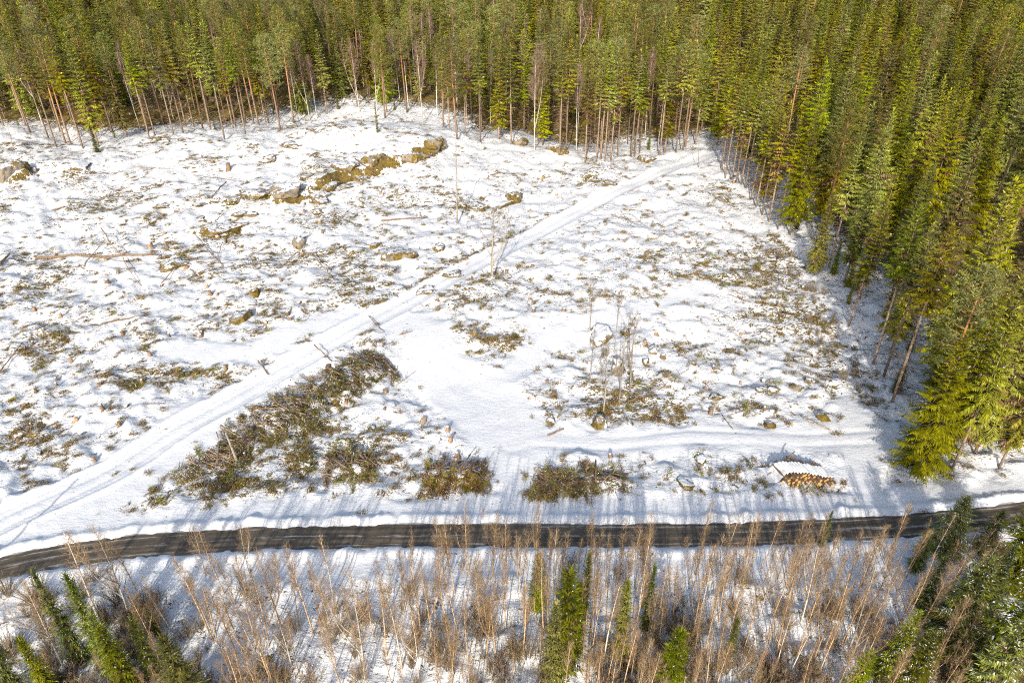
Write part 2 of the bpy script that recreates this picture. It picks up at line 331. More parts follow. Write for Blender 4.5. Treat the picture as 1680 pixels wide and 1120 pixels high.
M['old_cut'] = bark_material('weathered_cut_wood', [(.3, (.15, .10, .06)), (.5, (.27, .19, .12)), (.7, (.36, .27, .18))], scale=(2, 2, 2))
M['twig'] = twig_material('purple_brown_twig', [(0, (.10, .055, .045)), (.5, (.20, .12, .095)), (1, (.33, .22, .17))])
M['twig_red'] = twig_material('reddish_twig', [(0, (.11, .066, .036)), (.5, (.25, .165, .088)), (1, (.40, .295, .175))])
M['twig_brown'] = twig_material('dry_brown_twig', [(0, (.08, .05, .025)), (.5, (.20, .135, .06)), (1, (.36, .26, .13))])
M['twig_grey'] = twig_material('grey_brown_twig', [(0, (.09, .07, .05)), (.5, (.18, .145, .10)), (1, (.32, .26, .19))])
M['heather'] = twig_material('heather', [(0, (.045, .028, .010)), (.3, (.16, .092, .022)), (.6, (.14, .125, .018)), (.85, (.25, .155, .04)), (1, (.36, .25, .11))])
M['slash_green'] = needle_material('slash_needles', [(0, (.06, .060, .008)), (.35, (.17, .165, .012)), (.7, (.26, .225, .02)), (1, (.36, .28, .08))], .06)
M['rock_mossy'] = rock_material('mossy_rock', .90, .72); M['rock_snow'] = rock_material('snowy_rock', .62, .7); M['rock_bare'] = rock_material('bare_grey_rock', .86, .2)

# ------------------------------------------------------------------ mesh helpers
class Geo:
    def __init__(s): s.V = []; s.F = []; s.n = 0
    def add(s, V, F):
        V = np.asarray(V, float).reshape(-1, 3); s.V.append(V)
        for f in F: s.F.append(np.asarray(f, np.int64)+s.n)
        s.n += len(V)
    def kites(s, b, d, l, w, side=None, mid=.42):
        b = np.asarray(b, float).reshape(-1, 3); d = np.asarray(d, float).reshape(-1, 3); n = len(b)
        if n == 0: return
        d = d/np.maximum(np.linalg.norm(d, axis=1, keepdims=True), 1e-6)
        l = np.broadcast_to(l, n)[:, None]; w = np.broadcast_to(w, n)[:, None]
        if side is None: side = np.cross(d, np.array([0, 0, 1.])+rng.normal(0, .45, (n, 3)))
        side = side/np.maximum(np.linalg.norm(side, axis=1, keepdims=True), 1e-6)
        m = b+d*l*mid
        V = np.stack([b, m+side*w/2, b+d*l, m-side*w/2], 1).reshape(-1, 3)
        s.add(V, [np.arange(4*n).reshape(-1, 4)])
    def slivers(s, b, d, l, w):
        b = np.asarray(b, float).reshape(-1, 3); d = np.asarray(d, float).reshape(-1, 3); n = len(b)
        if n == 0: return
        d = d/np.maximum(np.linalg.norm(d, axis=1, keepdims=True), 1e-6)
        l = np.broadcast_to(l, n)[:, None]; w = np.broadcast_to(w, n)[:, None]
        sd = np.cross(d, rng.normal(0, 1, (n, 3))); sd /= np.maximum(np.linalg.norm(sd, axis=1, keepdims=True), 1e-6)
        s.add(np.stack([b+sd*w/2, b-sd*w/2, b+d*l], 1).reshape(-1, 3), [np.arange(3*n).reshape(-1, 3)])
    def tube(s, P, r, k=6, cap=True):
        P = np.asarray(P, float); r = np.broadcast_to(r, len(P)); n = len(P)
        T = np.gradient(P, axis=0); T /= np.maximum(np.linalg.norm(T, axis=1, keepdims=True), 1e-9)
        ref = np.array([1., 0, 0]) if abs(T[0][0]) < .8 else np.array([0, 1., 0])
        A = np.cross(T, ref); A /= np.linalg.norm(A, axis=1, keepdims=True); B = np.cross(T, A)
        a = np.linspace(0, 2*math.pi, k, endpoint=False)
        V = P[:, None]+r[:, None, None]*(np.cos(a)[None, :, None]*A[:, None]+np.sin(a)[None, :, None]*B[:, None])
        i = np.arange(n-1)[:, None]*k; j = np.arange(k)[None]; j2 = (j+1) % k
        q = np.stack([i+j, i+j2, i+k+j2, i+k+j], -1).reshape(-1, 4)
        F = [q]
        if cap: F += [np.arange(k)[None, ::-1], (np.arange(k)+(n-1)*k)[None]]
        s.add(V.reshape(-1, 3), F)
def build(name, parts, smooth_=True):
    """parts: list of (Geo, material name); one mesh"""
    V = []; L = []; S = []; MI = []; off = 0; mats = []
    for g, mn in parts:
        if not g.n: continue
        if mn not in mats: mats.append(mn)
        V.append(np.vstack(g.V))
        for f in g.F:
            if not len(f): continue
            L.append((f+off).ravel()); S.append(np.full(len(f), f.shape[1])); MI.append(np.full(len(f), mats.index(mn)))
        off += g.n
    me = bpy.data.meshes.new(name); V = np.vstack(V); L = np.concatenate(L); S = np.concatenate(S); MI = np.concatenate(MI)
    me.vertices.add(len(V)); me.vertices.foreach_set('co', V.astype(np.float32).ravel())
    me.loops.add(len(L)); me.loops.foreach_set('vertex_index', L.astype(np.int32))
    me.polygons.add(len(S)); me.polygons.foreach_set('loop_start', np.concatenate([[0], np.cumsum(S)[:-1]]).astype(np.int32))
    try: me.polygons.foreach_set('loop_total', S.astype(np.int32))
    except Exception: pass
    me.polygons.foreach_set('material_index', MI.astype(np.int32))
    me.polygons.foreach_set('use_smooth', np.full(len(S), bool(smooth_)))
    for mn in mats: me.materials.append(M[mn])
    me.update(calc_edges=True); me.validate(); return me
def obj(name, me, parent=None, loc=(0, 0, 0), rot=(0, 0, 0), scale=1):
    o = bpy.data.objects.new(name, me); COL.objects.link(o)
    o.location = loc; o.rotation_euler = rot; o.scale = (scale,)*3 if isinstance(scale, (int, float)) else scale
    if parent: o.parent = parent
    return o
def tag(o, label, cat, group=None, kind=None):
    o['label'] = label; o['category'] = cat
    if group: o['group'] = group
    if kind: o['kind'] = kind
    return o

# ------------------------------------------------------------------ ground and road
def make_ground():
    ys = [-600, -300, -150, -70, -30, -8, 4, 11, 15]
    y = 18.0
    while y < 330: ys.append(y); y += max(.15, .0054*y)
    ys += [340, 370, 420, 500, 700, 1000, 1600, 2600, 4500]; ys = np.array(ys)
    us = np.concatenate([[-60, -20, -8, -4, -2.4, -1.7, -1.3, -1.12], np.linspace(-1, 1, 660), [1.12, 1.3, 1.7, 2.4, 4, 8, 20, 60]])
    W = np.maximum(.80*np.minimum(ys, 330)+14, 32)
    X = us[None]*W[:, None]; Y = np.repeat(ys[:, None], len(us), 1); Z = height(X, Y)
    nr, nc = X.shape; g = Geo()
    i = np.arange(nr-1)[:, None]*nc+np.arange(nc-1)[None]
    g.add(np.stack([X, Y, Z], -1).reshape(-1, 3), [np.stack([i, i+1, i+nc+1, i+nc], -1).reshape(-1, 4)])
    me = build('ground', [(g, 'ground')])
    v = veg_density(X, Y); inf = inside(X, Y, FOREST); v = np.where(inf, .42+1.1*sstep(5, 16, dist_line(X, Y, FEDGE)[0]), v)
    for nme, a in (('veg', v), ('track', smooth_mask(X, Y)*(~inf)), ('rock', ledge(X, Y)[1])):
        at_ = me.attributes.new(nme, 'FLOAT', 'POINT'); at_.data.foreach_set('value', a.astype(np.float32).ravel())
    o = obj('ground', me); o['kind'] = 'structure'; o['label'] = 'snow covered ground of the clearing with brown heather showing through'
    return o
make_ground()
def make_road():
    n = len(RC); k = 25; T = np.gradient(RC, axis=0); T /= np.linalg.norm(T, axis=1, keepdims=True); N = np.stack([-T[:, 1], T[:, 0]], 1)
    u = np.linspace(-1, 1, k); P = RC[:, None]+N[:, None]*u[None, :, None]*(RHW+.12)
    al = np.concatenate([[0], np.cumsum(np.hypot(*np.diff(RC, axis=0).T))])
    Z = .0+.03*(1-u[None]**2)-.03*np.exp(-((np.abs(u[None])-.42)/.12)**2)+.01*vnoise(al[:, None]/.7+0*u[None], u[None]*3+0*al[:, None], 31)
    V = np.concatenate([P, Z[..., None]], -1).reshape(-1, 3); g = Geo(); i = np.arange(n-1)[:, None]*k+np.arange(k-1)[None]
    g.add(V, [np.stack([i, i+k, i+k+1, i+1], -1).reshape(-1, 4)])
    me = build('road', [(g, 'road')])
    for nme, a in (('across', np.repeat(u[None], n, 0)), ('along', np.repeat(al[:, None], k, 1))):
        t = me.attributes.new(nme, 'FLOAT', 'POINT'); t.data.foreach_set('value', a.astype(np.float32).ravel())
    o = obj('road', me); o['kind'] = 'structure'; o['label'] = 'wet dark forest road with icy strips between ploughed snow banks'
make_road()

# ------------------------------------------------------------------ tree prototypes: (trunk Geo, bark), (crown Geo list)
def U(a, b, n=None): return rng.uniform(a, b, n)
def trunk_path(H, bend=.01, n=9):
    z = np.linspace(0, H, n); ph = U(0, 6.3); return np.stack([bend*H*np.sin(z/H*2.4+ph)-bend*H*math.sin(ph), bend*H*np.cos(z/H*2.1+ph)-bend*H*math.cos(ph), z], 1)
def pos_on(P, z): return np.array([np.interp(z, P[:, 2], P[:, 0]), np.interp(z, P[:, 2], P[:, 1]), z])
def spray(g, b, az, L, el0, curve, tw=.11, step=.17, sn=None, snow_p=0., hang=.25, lmax=1.15):
    """one conifer branch: an axis with two rows of needle twigs"""
    n = max(4, int(L/step)); s = np.linspace(.10, 1, n)
    e = el0+curve*s; dx = np.array([math.cos(az), math.sin(az), 0.]); lat = np.array([-math.sin(az), math.cos(az), 0.])
    A = b+L*(s[:, None]*np.cos(e)[:, None]*dx+(s*np.sin(e))[:, None]*np.array([0, 0, 1.]))
    ax = np.cos(e)[:, None]*dx+np.sin(e)[:, None]*np.array([0, 0, 1.])
    ll = (.12+.42*L*np.sin(np.clip(s*1.02, 0, 1)*math.pi)**.6*(1-.5*s))*U(.55, 1.25, n)
    ll = np.minimum(ll, lmax)
    for sg in (-1, 1):
        d = ax*.75+sg*lat*U(.6, 1.1, n)[:, None]; d[:, 2] -= hang*U(.2, 1.4, n)
        B = A+rng.normal(0, .03, (n, 3))
        if sn is not None and snow_p > 0:
            m = U(0, 1, n) < snow_p
            bb = B[m]+np.array([0, 0, .04]); sn.kites(bb, d[m], ll[m]*.6, tw*U(.9, 1.5, m.sum()), np.cross(d[m], np.array([0, 0, 1.])+rng.normal(0, .15, (m.sum(), 3))))
        g.kites(B, d, ll, tw*U(.8, 1.5, n), np.cross(d, np.array([0, 0, 1.])+rng.normal(0, .16, (n, 3))))
    g.kites(A[-1:], ax[-1:], [.3+.1*L], [tw*1.2])
    g.kites(b[None], (A[-1]-b)[None], [L*.9], [.10])
def spruce(H, cb, Rm, dead=0, snow=0., brown=0., shape=.95, sides=8, dens=1.35, tw=.10, step=.082, gap=(.48, .74), thin=.08):
    P = trunk_path(H, .004); tr = Geo(); gr = Geo(); sn = Geo(); br = Geo(); inn = Geo(); r0 = .0068*H+.02
    zr = P[:, 2]/H; tr.tube(P, r0*np.where(zr < (cb/H+.12), 1-.45*zr, (1-zr)*.62+.04), sides)
    z = cb
    while z < H-.35:
        t = (z-cb)/(H-cb); L = Rm*((1-t)**shape)*(.55+.45*min(1, t/.13))+.20
        nb = max(4, int(dens*(4.2+1.8*(1-t))))
        a0 = U(0, 6.28); wl = U(.82, 1.12)
        for i in range(nb):
            l = L*wl*U(.65, 1.2)
            if U(0, 1) < thin+(.45*(1-t/.25) if t < .25 and dead > 20 else 0): continue
            el = R(36)*t**1.3-R(13)*(1-t)+U(-.12, .12); cv = .10+.14*U(0, 1)-.32*(1-t)
            gg = br if U(0, 1) < brown*(1.0*(1-t)) else gr
            b0 = pos_on(P, z+U(-.12, .12)); az = a0+i*6.283/nb+U(-.3, .3); e2 = el+.45*cv
            d3 = np.array([math.cos(az)*math.cos(e2), math.sin(az)*math.cos(e2), math.sin(e2)]); m = 5
            inn.kites(b0+d3*l*U(0, .25, (m, 1))-[0, 0, .07], d3+rng.normal(0, .28, (m, 3)), l*U(.35, .55, m), .11*l*U(.6, 1.3, m)+.04)  # dark twig sheets under each bough, added as shade within the crown
            spray(gg, b0, az, l, el, cv, tw, step, sn, snow*U(0, 2), hang=.35+.55*(1-t))
        z += U(*gap)*(1 if t < .8 else .7)*H/20
    gr.kites(np.array([[*pos_on(P, H)[:2], H-.5]]*6), np.array([[U(-.25, .25), U(-.25, .25), 1] for _ in range(6)]), .75, .11)
    for i in range(dead):
        zz = U(.08*H, max(cb+2, .25*H)); a = U(0, 6.28); l = U(.6, 1.9); b = pos_on(P, zz); e = b+np.array([math.cos(a)*l, math.sin(a)*l, U(-.45, .0)*l])
        tr.tube([b, (b+e)/2+[0, 0, .06], e], [.022, .016, .006], 3, False)
        m = 9; br.slivers(b+(e-b)*U(.3, 1, (m, 1)), (e-b)/l+rng.normal(0, .6, (m, 3))-[0, 0, .3], U(.2, .6, m), .04)
    return tr, gr, sn, br, inn
def pine(H, cb, Rm):
    P = trunk_path(H, .012); tr = Geo(); gr = Geo(); r0 = .0095*H+.02
    tr.tube(P, (np.linspace(1, .12, len(P))**.8)*r0, 8)
    z = cb
    while z < H:
        t = (z-cb)/(H-cb); L = Rm*(math.sin(math.pi*(.22+.72*t))**.8)*U(.7, 1.15)
        for a in U(0, 6.28)+np.arange(3+int(U(0, 2.5)))*U(1.5, 2.1):
            b = pos_on(P, min(z, H-.1)); el = R(8)+R(38)*t+U(-.15, .2); e = b+L*np.array([math.cos(a)*math.cos(el), math.sin(a)*math.cos(el), math.sin(el)])
            tr.tube([b, b*.5+e*.5-[0, 0, .08*L], e], [.055*(1-.5*t), .04*(1-.5*t), .015], 4, False)
            for c in range(int(4+L*3.0)):
                q = b+(e-b)*U(.45, 1.05)+rng.normal(0, .30+.10*L, 3)*np.array([1, 1, .45]); n = 13
                o = rng.normal(0, 1, (n, 3)); o /= np.linalg.norm(o, axis=1, keepdims=True); o[:, 2] = o[:, 2]*.6+.25
                gr.kites(q+o*U(.02, .22, (n, 1)), o, U(.2, .42, n), U(.07, .13, n))
        z += U(.5, .85)
    for i in range(14):
        zz = U(.25*H, cb); a = U(0, 6.28); l = U(.4, 1.5); b = pos_on(P, zz)
        tr.tube([b, b+np.array([math.cos(a)*l, math.sin(a)*l, U(-.1, .3)*l])], [.03, .008], 3, False)
    return tr, gr, Geo(), Geo()
def bare_tree(H, cb, spread, nb, twigs, r0, ang=(.45, .75), bend=.012, fork=0, tw=.022, tl=(.35, .9), sides=6):
    P = trunk_path(H, bend, 11); tr = Geo(); tg = Geo()
    stems = [P]
    for k in range(fork):
        z0 = U(.12, .45)*H; a = U(0, 6.28); q = pos_on(P, z0); zz = np.linspace(0, 1, 7)[:, None]
        stems.append(q+zz*np.array([math.cos(a)*.14*H, math.sin(a)*.14*H, (H*U(.75, .97)-z0)])+np.sin(zz*math.pi)*np.array([math.cos(a), math.sin(a), 0])*.03*H)
    for si, S in enumerate(stems):
        tr.tube(S, (np.linspace(1, .10, len(S))**.9)*r0*(1 if si == 0 else .6), sides if si == 0 else 5, False)
        for i in range(int(nb*(1 if si == 0 else .5))):
            t = U(0, 1)**.8; z = cb+(H-cb)*t*.97
            if z < S[0, 2]: continue
            b = pos_on(S, z); a = U(0, 6.28); l = spread*(.25+.9*math.sin(math.pi*min(1, .22+.74*t)))*U(.6, 1.2); th = U(*ang)
            d = np.array([math.cos(a)*math.sin(th), math.sin(a)*math.sin(th), math.cos(th)])
            c = b+d*l*.55; e = c+(d*np.array([.75, .75, 1.25]))*l*.5
            tg.tube([b, c, e], [r0*.16*(1-.6*t)+.004, r0*.09*(1-.6*t)+.003, .002], 3, False)
            n = max(3, int(twigs*l)); s = U(.15, 1, n)[:, None]; B = np.where(s < .55, b+(c-b)*s/.55, c+(e-c)*(s-.55)/.45)
            tg.slivers(B, d*.8+rng.normal(0, .5, (n, 3))+[0, 0, .15], U(tl[0], tl[1], n)*(.5+.5*l/spread), tw*U(.7, 1.3, n))
    return tr, tg, Geo(), Geo()
def bush(H, ns, twigs, spread, r=.018, tw=.02):
    tr = Geo(); tg = Geo()
    for k in range(ns):
        a = U(0, 6.28); h = H*U(.55, 1.05); o = np.array([math.cos(a), math.sin(a), 0])*spread*U(.1, 1)
        P = np.array([o*.25, o*.6+[0, 0, h*.5], o*1.1+[U(-.1, .1), U(-.1, .1), h]])
        tr.tube(P, [r, r*.7, r*.25], 3, False); n = twigs; s = U(.2, 1, n)[:, None]
        B = np.where(s < .5, P[0]+(P[1]-P[0])*s*2, P[1]+(P[2]-P[1])*(s-.5)*2)
        tg.slivers(B, np.array([0, 0, .8])+rng.normal(0, .55, (n, 3)), U(.2, .6, n)*H*.3, tw*U(.6, 1.4, n))
    return tr, tg, Geo(), Geo()

PROTO = {}
MARKS = [('the rocky ledge', 600, 280), ('the long fallen log', 160, 423), ('the long slash heap', 500, 660), ('the tall thin snag', 750, 365), ('the lone track tree', 808, 455), ('the big round boulder', 992, 550), ('the timber pile', 1325, 785), ('the scrub of the right edge', 1330, 500),
  ('the left border', 20, 620), ('the upper left forest edge', 200, 250), ('the grey border boulders', 30, 300), ('the track end', 1140, 285), ('the row of ochre stones', 1250, 640), ('the tan upright boulder', 490, 400), ('the ochre snow capped boulder', 396, 521), ('the wide low mossy rock', 646, 416), ('the lower end of the track', 150, 780),
  ('the long low rock shelf', 360, 375), ('the white birch at the forest edge', 880, 250), ('the machine trail', 1120, 700), ('the flat ochre rock', 1240, 396), ('the snowy boulder', 982, 694), ('the brush left of the slash heap', 280, 620), ('the brushy patch by the track', 830, 530), ('the open slope right of the track', 1060, 410)]
BELOW = [('the forked white birch', 80, 1040), ('the two small spruces', 130, 1010), ('the bright yellow green little spruce', 290, 1090), ('the dark shaded spruce', 245, 1010), ('the twiggy crowned birch', 440, 970), ('the big lone pale birch', 585, 1030), ('the slim pale birch', 655, 1030), ('the double stemmed birch', 690, 960),
  ('the small dark thicket spruce', 882, 960), ('the bright narrow thicket spruce', 921, 1040), ('the yellow green thicket spruce', 1018, 1020), ('the thin thicket spruce', 1060, 970), ('the snow specked spruce', 1100, 1090), ('the dull brownish spruce', 1197, 1040), ('the spruce tip at the snow bank', 1350, 880), ('the small spruce at the bottom border', 1398, 1110), ('the long leaning pale birch', 1425, 1000), ('the leftmost big snowy spruce', 1545, 1000), ('the biggest snowy spruce', 1640, 1040), ('the spruce whose top crosses the road', 1560, 870), ('the open snow between road and thicket', 760, 960)]
def nearest(px, py, marks): return min(marks, key=lambda m: (m[1]-px)**2+(1.6*(m[2]-py))**2)[0]
def register(kind, bark, leaf, builds):
    out = []
    for (H, g) in builds:
        tr, cr, sn, br = g[:4]; inn = g[4] if len(g) > 4 else Geo()
        out.append(dict(H=H, trunk=build(kind+'_trunk', [(tr, bark)]), crown=build(kind+'_crown', [(cr, leaf), (br, 'dead_needle'), (inn, 'inner_twig_shade'), (sn, 'snow')], False),
                        geos=[(tr, bark), (cr, leaf), (br, 'dead_needle'), (inn, 'inner_twig_shade'), (sn, 'snow')]))
    PROTO[kind] = out
register('spruce_tall', 'spruce_bark', 'spruce', [(H, spruce(H, H*c, r, 46, .012, b, sh)) for H, c, r, b, sh in ((20, .44, 2.2, .12, 1.05), (21, .52, 2.0, .24, .9), (19, .36, 2.5, .12, 1.1), (20, .40, 2.1, .32, .95), (22, .48, 2.4, .10, 1.1), (20, .56, 2.0, .18, .85), (20, .46, 1.7, .5, .9))])
register('spruce_full', 'spruce_bark', 'spruce', [(H, spruce(H, H*c, r, 14, .015, b, sh)) for H, c, r, b, sh in ((19, .10, 2.9, .04, 1.0), (20, .15, 2.5, .10, 1.1), (18, .06, 3.1, .03, .95), (21, .20, 2.7, .16, 1.15), (20, .12, 2.2, .06, .9), (19, .16, 2.7, .22, 1.05))])
register('spruce_broad', 'spruce_bark', 'spruce', [(H, spruce(H, H*c, r, 16, .012, b, sh)) for H, c, r, b, sh in ((20, .10, 3.4, .05, 1.0), (21, .16, 3.1, .10, 1.1), (19, .08, 3.7, .03, .95), (22, .22, 3.2, .18, 1.1), (20, .14, 2.8, .06, .9), (19, .18, 3.5, .12, 1.0))])
register('spruce_small', 'spruce_bark', 'spruce_bright', [(H, spruce(H, H*.05, r, 0, .02, .06, .9, 6, 1.25, .062, .10, (.40, .62), .10)) for H, r in ((8, 1.25), (7, 1.05), (9, 1.15))])
register('spruce_snowy', 'spruce_bark', 'spruce_bright', [(H, spruce(H, H*.05, r, 0, .13, .04, .8, 6, 1.25, .075, .11, (.36, .6), .1)) for H, r in ((12, 2.3), (11, 2.0))])
register('pine', 'pine_bark', 'pine', [(H, pine(H, H*c, r)) for H, c, r in ((21, .50, 2.9), (22, .56, 2.5), (20, .44, 3.0), (21, .60, 2.3))])
register('birch_tall', 'birch_bark', 'twig', [(H, bare_tree(H, H*c, s, 70, 16, .12, (.35, .65), .014, f, .022)) for H, c, s, f in ((17, .38, 1.9, 1), (18, .45, 1.7, 0), (16, .3, 1.8, 1), (17, .5, 1.6, 0))])
register('birch_young', 'young_bark', 'twig_red', [(H, bare_tree(H, H*c, s, nb, 23, .07, (.3, .62), .018, f, .0095, (.25, .7), 5)) for H, c, s, nb, f in ((9, .30, .95, 60, 0), (9, .36, .85, 54, 0), (9, .24, 1.05, 64, 1), (9, .40, .9, 52, 0), (9, .30, .95, 58, 1), (9, .44, .8, 48, 0))])
register('birch_white', 'birch_bark', 'twig_red', [(H, bare_tree(H, H*c, s, nb, 20, .08, (.35, .72), .02, f, .010, (.25, .75), 6)) for H, c, s, nb, f in ((10, .30, 1.2, 60, 1), (10, .36, 1.1, 54, 0), (10, .28, 1.3, 60, 2))])
register('bare_sapling', 'grey_bark', 'twig_grey', [(H, bare_tree(H, H*c, s, nb, 16, .085, (.4, .8), .016, f, .02, (.25, .7), 5)) for H, c, s, nb, f in ((8, .3, 1.1, 28, 0), (8, .35, .9, 26, 1), (8, .25, 1.2, 30, 1))])
register('bush', 'grey_bark', 'twig_brown', [(2.4, bush(2.4, 26, 40, 1.0, tw=.016)), (2.2, bush(2.2, 30, 36, 1.2, tw=.016)), (2.8, bush(2.8, 22, 40, .8, tw=.016))])
def place(kind, i, x, y, H, name, label, cat, group=None, rz=None, lean=None, wide=1.0, sink=.12):
    p = PROTO[kind][i % len(PROTO[kind])]; s = H/p['H']
    e = bpy.data.objects.new(name, None); COL.objects.link(e); e.empty_display_size = .3
    e.location = (x, y, hz(x, y)-sink); e.scale = (s*wide, s*wide, s)
    e.rotation_euler = (lean[0] if lean else U(-.015, .015), lean[1] if lean else U(-.015, .015), U(0, 6.28) if rz is None else rz)
    tag(e, label, cat, group)
    for nm in ('trunk', 'crown'):
        o = bpy.data.objects.new(nm, p[nm]); COL.objects.link(o); o.parent = e
    return e
def scatter(name, protos, P, ROT, S, I, label, cat):
    """one uncountable mass: points that carry prototypes"""
    col = bpy.data.collections.new(name+'_source')
    for k, me in enumerate(protos): col.objects.link(bpy.data.objects.new('%s_source_%02d' % (name, k), me))
    me = bpy.data.meshes.new(name); n = len(P); me.vertices.add(n); me.vertices.foreach_set('co', np.asarray(P, np.float32).ravel())
    a = me.attributes.new('rot', 'FLOAT_VECTOR', 'POINT'); a.data.foreach_set('vector', np.asarray(ROT, np.float32).ravel())
    a = me.attributes.new('siz', 'FLOAT', 'POINT'); a.data.foreach_set('value', np.asarray(S, np.float32))
    a = me.attributes.new('idx', 'INT', 'POINT'); a.data.foreach_set('value', np.asarray(I, np.int32))
    for m_ in {m.name: m for p in protos for m in p.materials}.values(): me.materials.append(m_)
    o = obj(name, me); tag(o, label, cat, None, 'stuff')
    g = bpy.data.node_groups.new(name+'_scatter', 'GeometryNodeTree')
    g.interface.new_socket('Geometry', in_out='INPUT', socket_type='NodeSocketGeometry'); g.interface.new_socket('Geometry', in_out='OUTPUT', socket_type='NodeSocketGeometry')
    N = g.nodes; Lk = g.links; gi = N.new('NodeGroupInput'); go = N.new('NodeGroupOutput'); ip = N.new('GeometryNodeInstanceOnPoints')
    ci = N.new('GeometryNodeCollectionInfo'); ci.inputs['Collection'].default_value = col; ci.inputs['Separate Children'].default_value = True; ci.inputs['Reset Children'].default_value = True
    def na(nm, ty):
        k = N.new('GeometryNodeInputNamedAttribute'); k.data_type = ty; k.inputs['Name'].default_value = nm; return k.outputs['Attribute']
    Lk.new(gi.outputs[0], ip.inputs['Points']); Lk.new(ci.outputs[0], ip.inputs['Instance']); ip.inputs['Pick Instance'].default_value = True
    Lk.new(na('idx', 'INT'), ip.inputs['Instance Index']); Lk.new(na('rot', 'FLOAT_VECTOR'), ip.inputs['Rotation']); Lk.new(na('siz', 'FLOAT'), ip.inputs['Scale'])
    Lk.new(ip.outputs[0], go.inputs[0]); md = o.modifiers.new('scatter', 'NODES'); md.node_group = g
    return o

# ------------------------------------------------------------------ the forest
def forest():
    hand = []          # (kind, proto, x, y, H, name, label, cat, group)
    def hp(kind, i, px, py, H, name, label, cat, group=None):
        x, y = at(px, py); hand.append((kind, i, x, y, H, name, label, cat, group))
    # trees along the upper edge of the clearing, by the place of their foot
    for k, (px, py, kind, i) in enumerate([(50,218,'pine',3),(93,242,'spruce_tall',1),(117,240,'pine',1),(137,245,'spruce_tall',5),(163,242,'spruce_full',3),(185,218,'spruce_tall',0),(245,226,'spruce_tall',1),(254,222,'spruce_tall',5),(286,225,'spruce_tall',4),(301,220,'spruce_tall',1),(318,208,'spruce_tall',3),(346,214,'spruce_tall',5),(368,226,'spruce_tall',4),(403,221,'spruce_tall',1),(417,206,'pine',1),(441,204,'spruce_tall',5),(460,213,'pine',0),(482,205,'pine',3),
            (632,195,'pine',0),(788,231,'spruce_tall',5),(818,233,'spruce_full',1),(839,236,'spruce_tall',4),(918,256,'spruce_tall',1),(928,255,'spruce_tall',5),(960,267,'spruce_tall',3),(978,268,'spruce_tall',1),(985,263,'spruce_tall',5),(992,265,'spruce_tall',1),(1002,263,'spruce_tall',3),(1013,258,'spruce_tall',5),(1035,258,'spruce_tall',1),(1041,256,'spruce_tall',0),(1049,252,'spruce_tall',4),(1082,258,'spruce_tall',1),(1090,252,'spruce_full',3),(1108,254,'spruce_tall',5),(1120,248,'spruce_tall',1),(1140,240,'spruce_tall',3)]):
        nm = 'pine_tree' if kind == 'pine' else 'spruce_tree'
        side = 'upper left forest edge' if px < 560 else ('forest edge behind the knoll' if px < 900 else 'forest edge near the track end')
        lab = ('pine with a bare orange trunk' if kind == 'pine' else 'spruce with a long bare trunk' if kind == 'spruce_tall' else 'spruce green almost down to the snow')+' on the '+side
        hp(kind, i, px, py, U(19, 22.5), nm, lab, 'tree', 'trees on the '+side)
    hp('pine', 2, 750, 231, top_height(750, 231, 748, 62), 'pine_tree', 'tallest broad pine with orange trunk, straight above the thin bare snag', 'tree')
    hp('birch_tall', 0, 877, 247, top_height(877, 247, 882, 72), 'birch_tree', 'white bare birch standing out before dark spruces beside a mossy slab', 'tree')
    for k, (px, py, tx, ty) in enumerate([(590,184,588,60),(670,176,668,62),(693,202,690,60),(805,205,808,75),(508,196,512,62),(490,200,492,85),(70,205,75,70),(1058,225,1066,70),(520,196,524,90)]):
        hp('birch_tall', k, px, py, max(12, min(19, top_height(px, py, tx, ty))), 'birch_tree', 'bare birch with white trunk between the conifers of the upper forest edge', 'tree', 'bare birches in the upper forest edge')
    # right-hand edge
    for k, (px, py, kind, i, H, lab) in enumerate([
        (1392,536,'spruce_tall',3,17,'spruce with tan sunlit trunk at the right forest edge, its shadow beside it'),
        (1432,598,'spruce_tall',5,20,'uppermost of three dark bare trunked spruces at the shaded right forest edge'),
        (1450,616,'spruce_tall',1,20,'middle one of three dark bare trunked spruces at the shaded right forest edge'),
        (1463,661,'spruce_tall',5,21,'lowest of three dark bare trunked spruces at the shaded right forest edge'),
        (1500,776,'spruce_broad',2,16.5,'bright full spruce at the forest corner nearest the log pile'),
        (1335,448,'spruce_full',0,13,'short bright green spruce low at the right forest edge above the brown scrub'),
        (1560,775,'spruce_tall',2,17,'olive spruce with pale trunk above the right snow bank'),
        (1535,748,'spruce_broad',0,18,'full spruce behind the bright one at the forest corner'),(1598,745,'spruce_broad',4,18,'dense spruce between the pale trunked one and the right border'),(1660,738,'spruce_broad',1,19,'dense tall spruce at the right border above the road'),(1575,705,'spruce_broad',2,19,'broad spruce one rank behind the pale trunked one'),
        (1640,765,'spruce_full',3,16,'spruce with drooping snowy branches over the right snow bank')]):
        hp(kind, i, px, py, H, 'pine_tree' if kind == 'pine' else 'spruce_tree', lab, 'tree')
    for k, (px, py) in enumerate([(1183,280),(1190,290),(1200,297),(1207,303),(1215,306),(1222,313),(1232,328),(1240,340),(1250,352),(1262,362),(1275,380)]):
        hp('spruce_tall', (3, 1, 5)[k % 3], px, py, U(17, 20), 'spruce_tree', 'spruce with reddish brown lower trunk in the row beside the track end', 'tree', 'reddish trunked spruces right of the track end')
    # the rest of the wood, a loose planted spacing
    pts = []; sp = 3.4; HX = np.array([h[2] for h in hand]); HY = np.array([h[3] for h in hand])
    for gy in np.arange(40, 418, sp):
        for gx in np.arange(-300, 300, sp):
            x, y = gx+U(-1.7, 1.7), gy+U(-1.7, 1.7)
            if abs(x) < .80*y+34: pts.append((x, y))
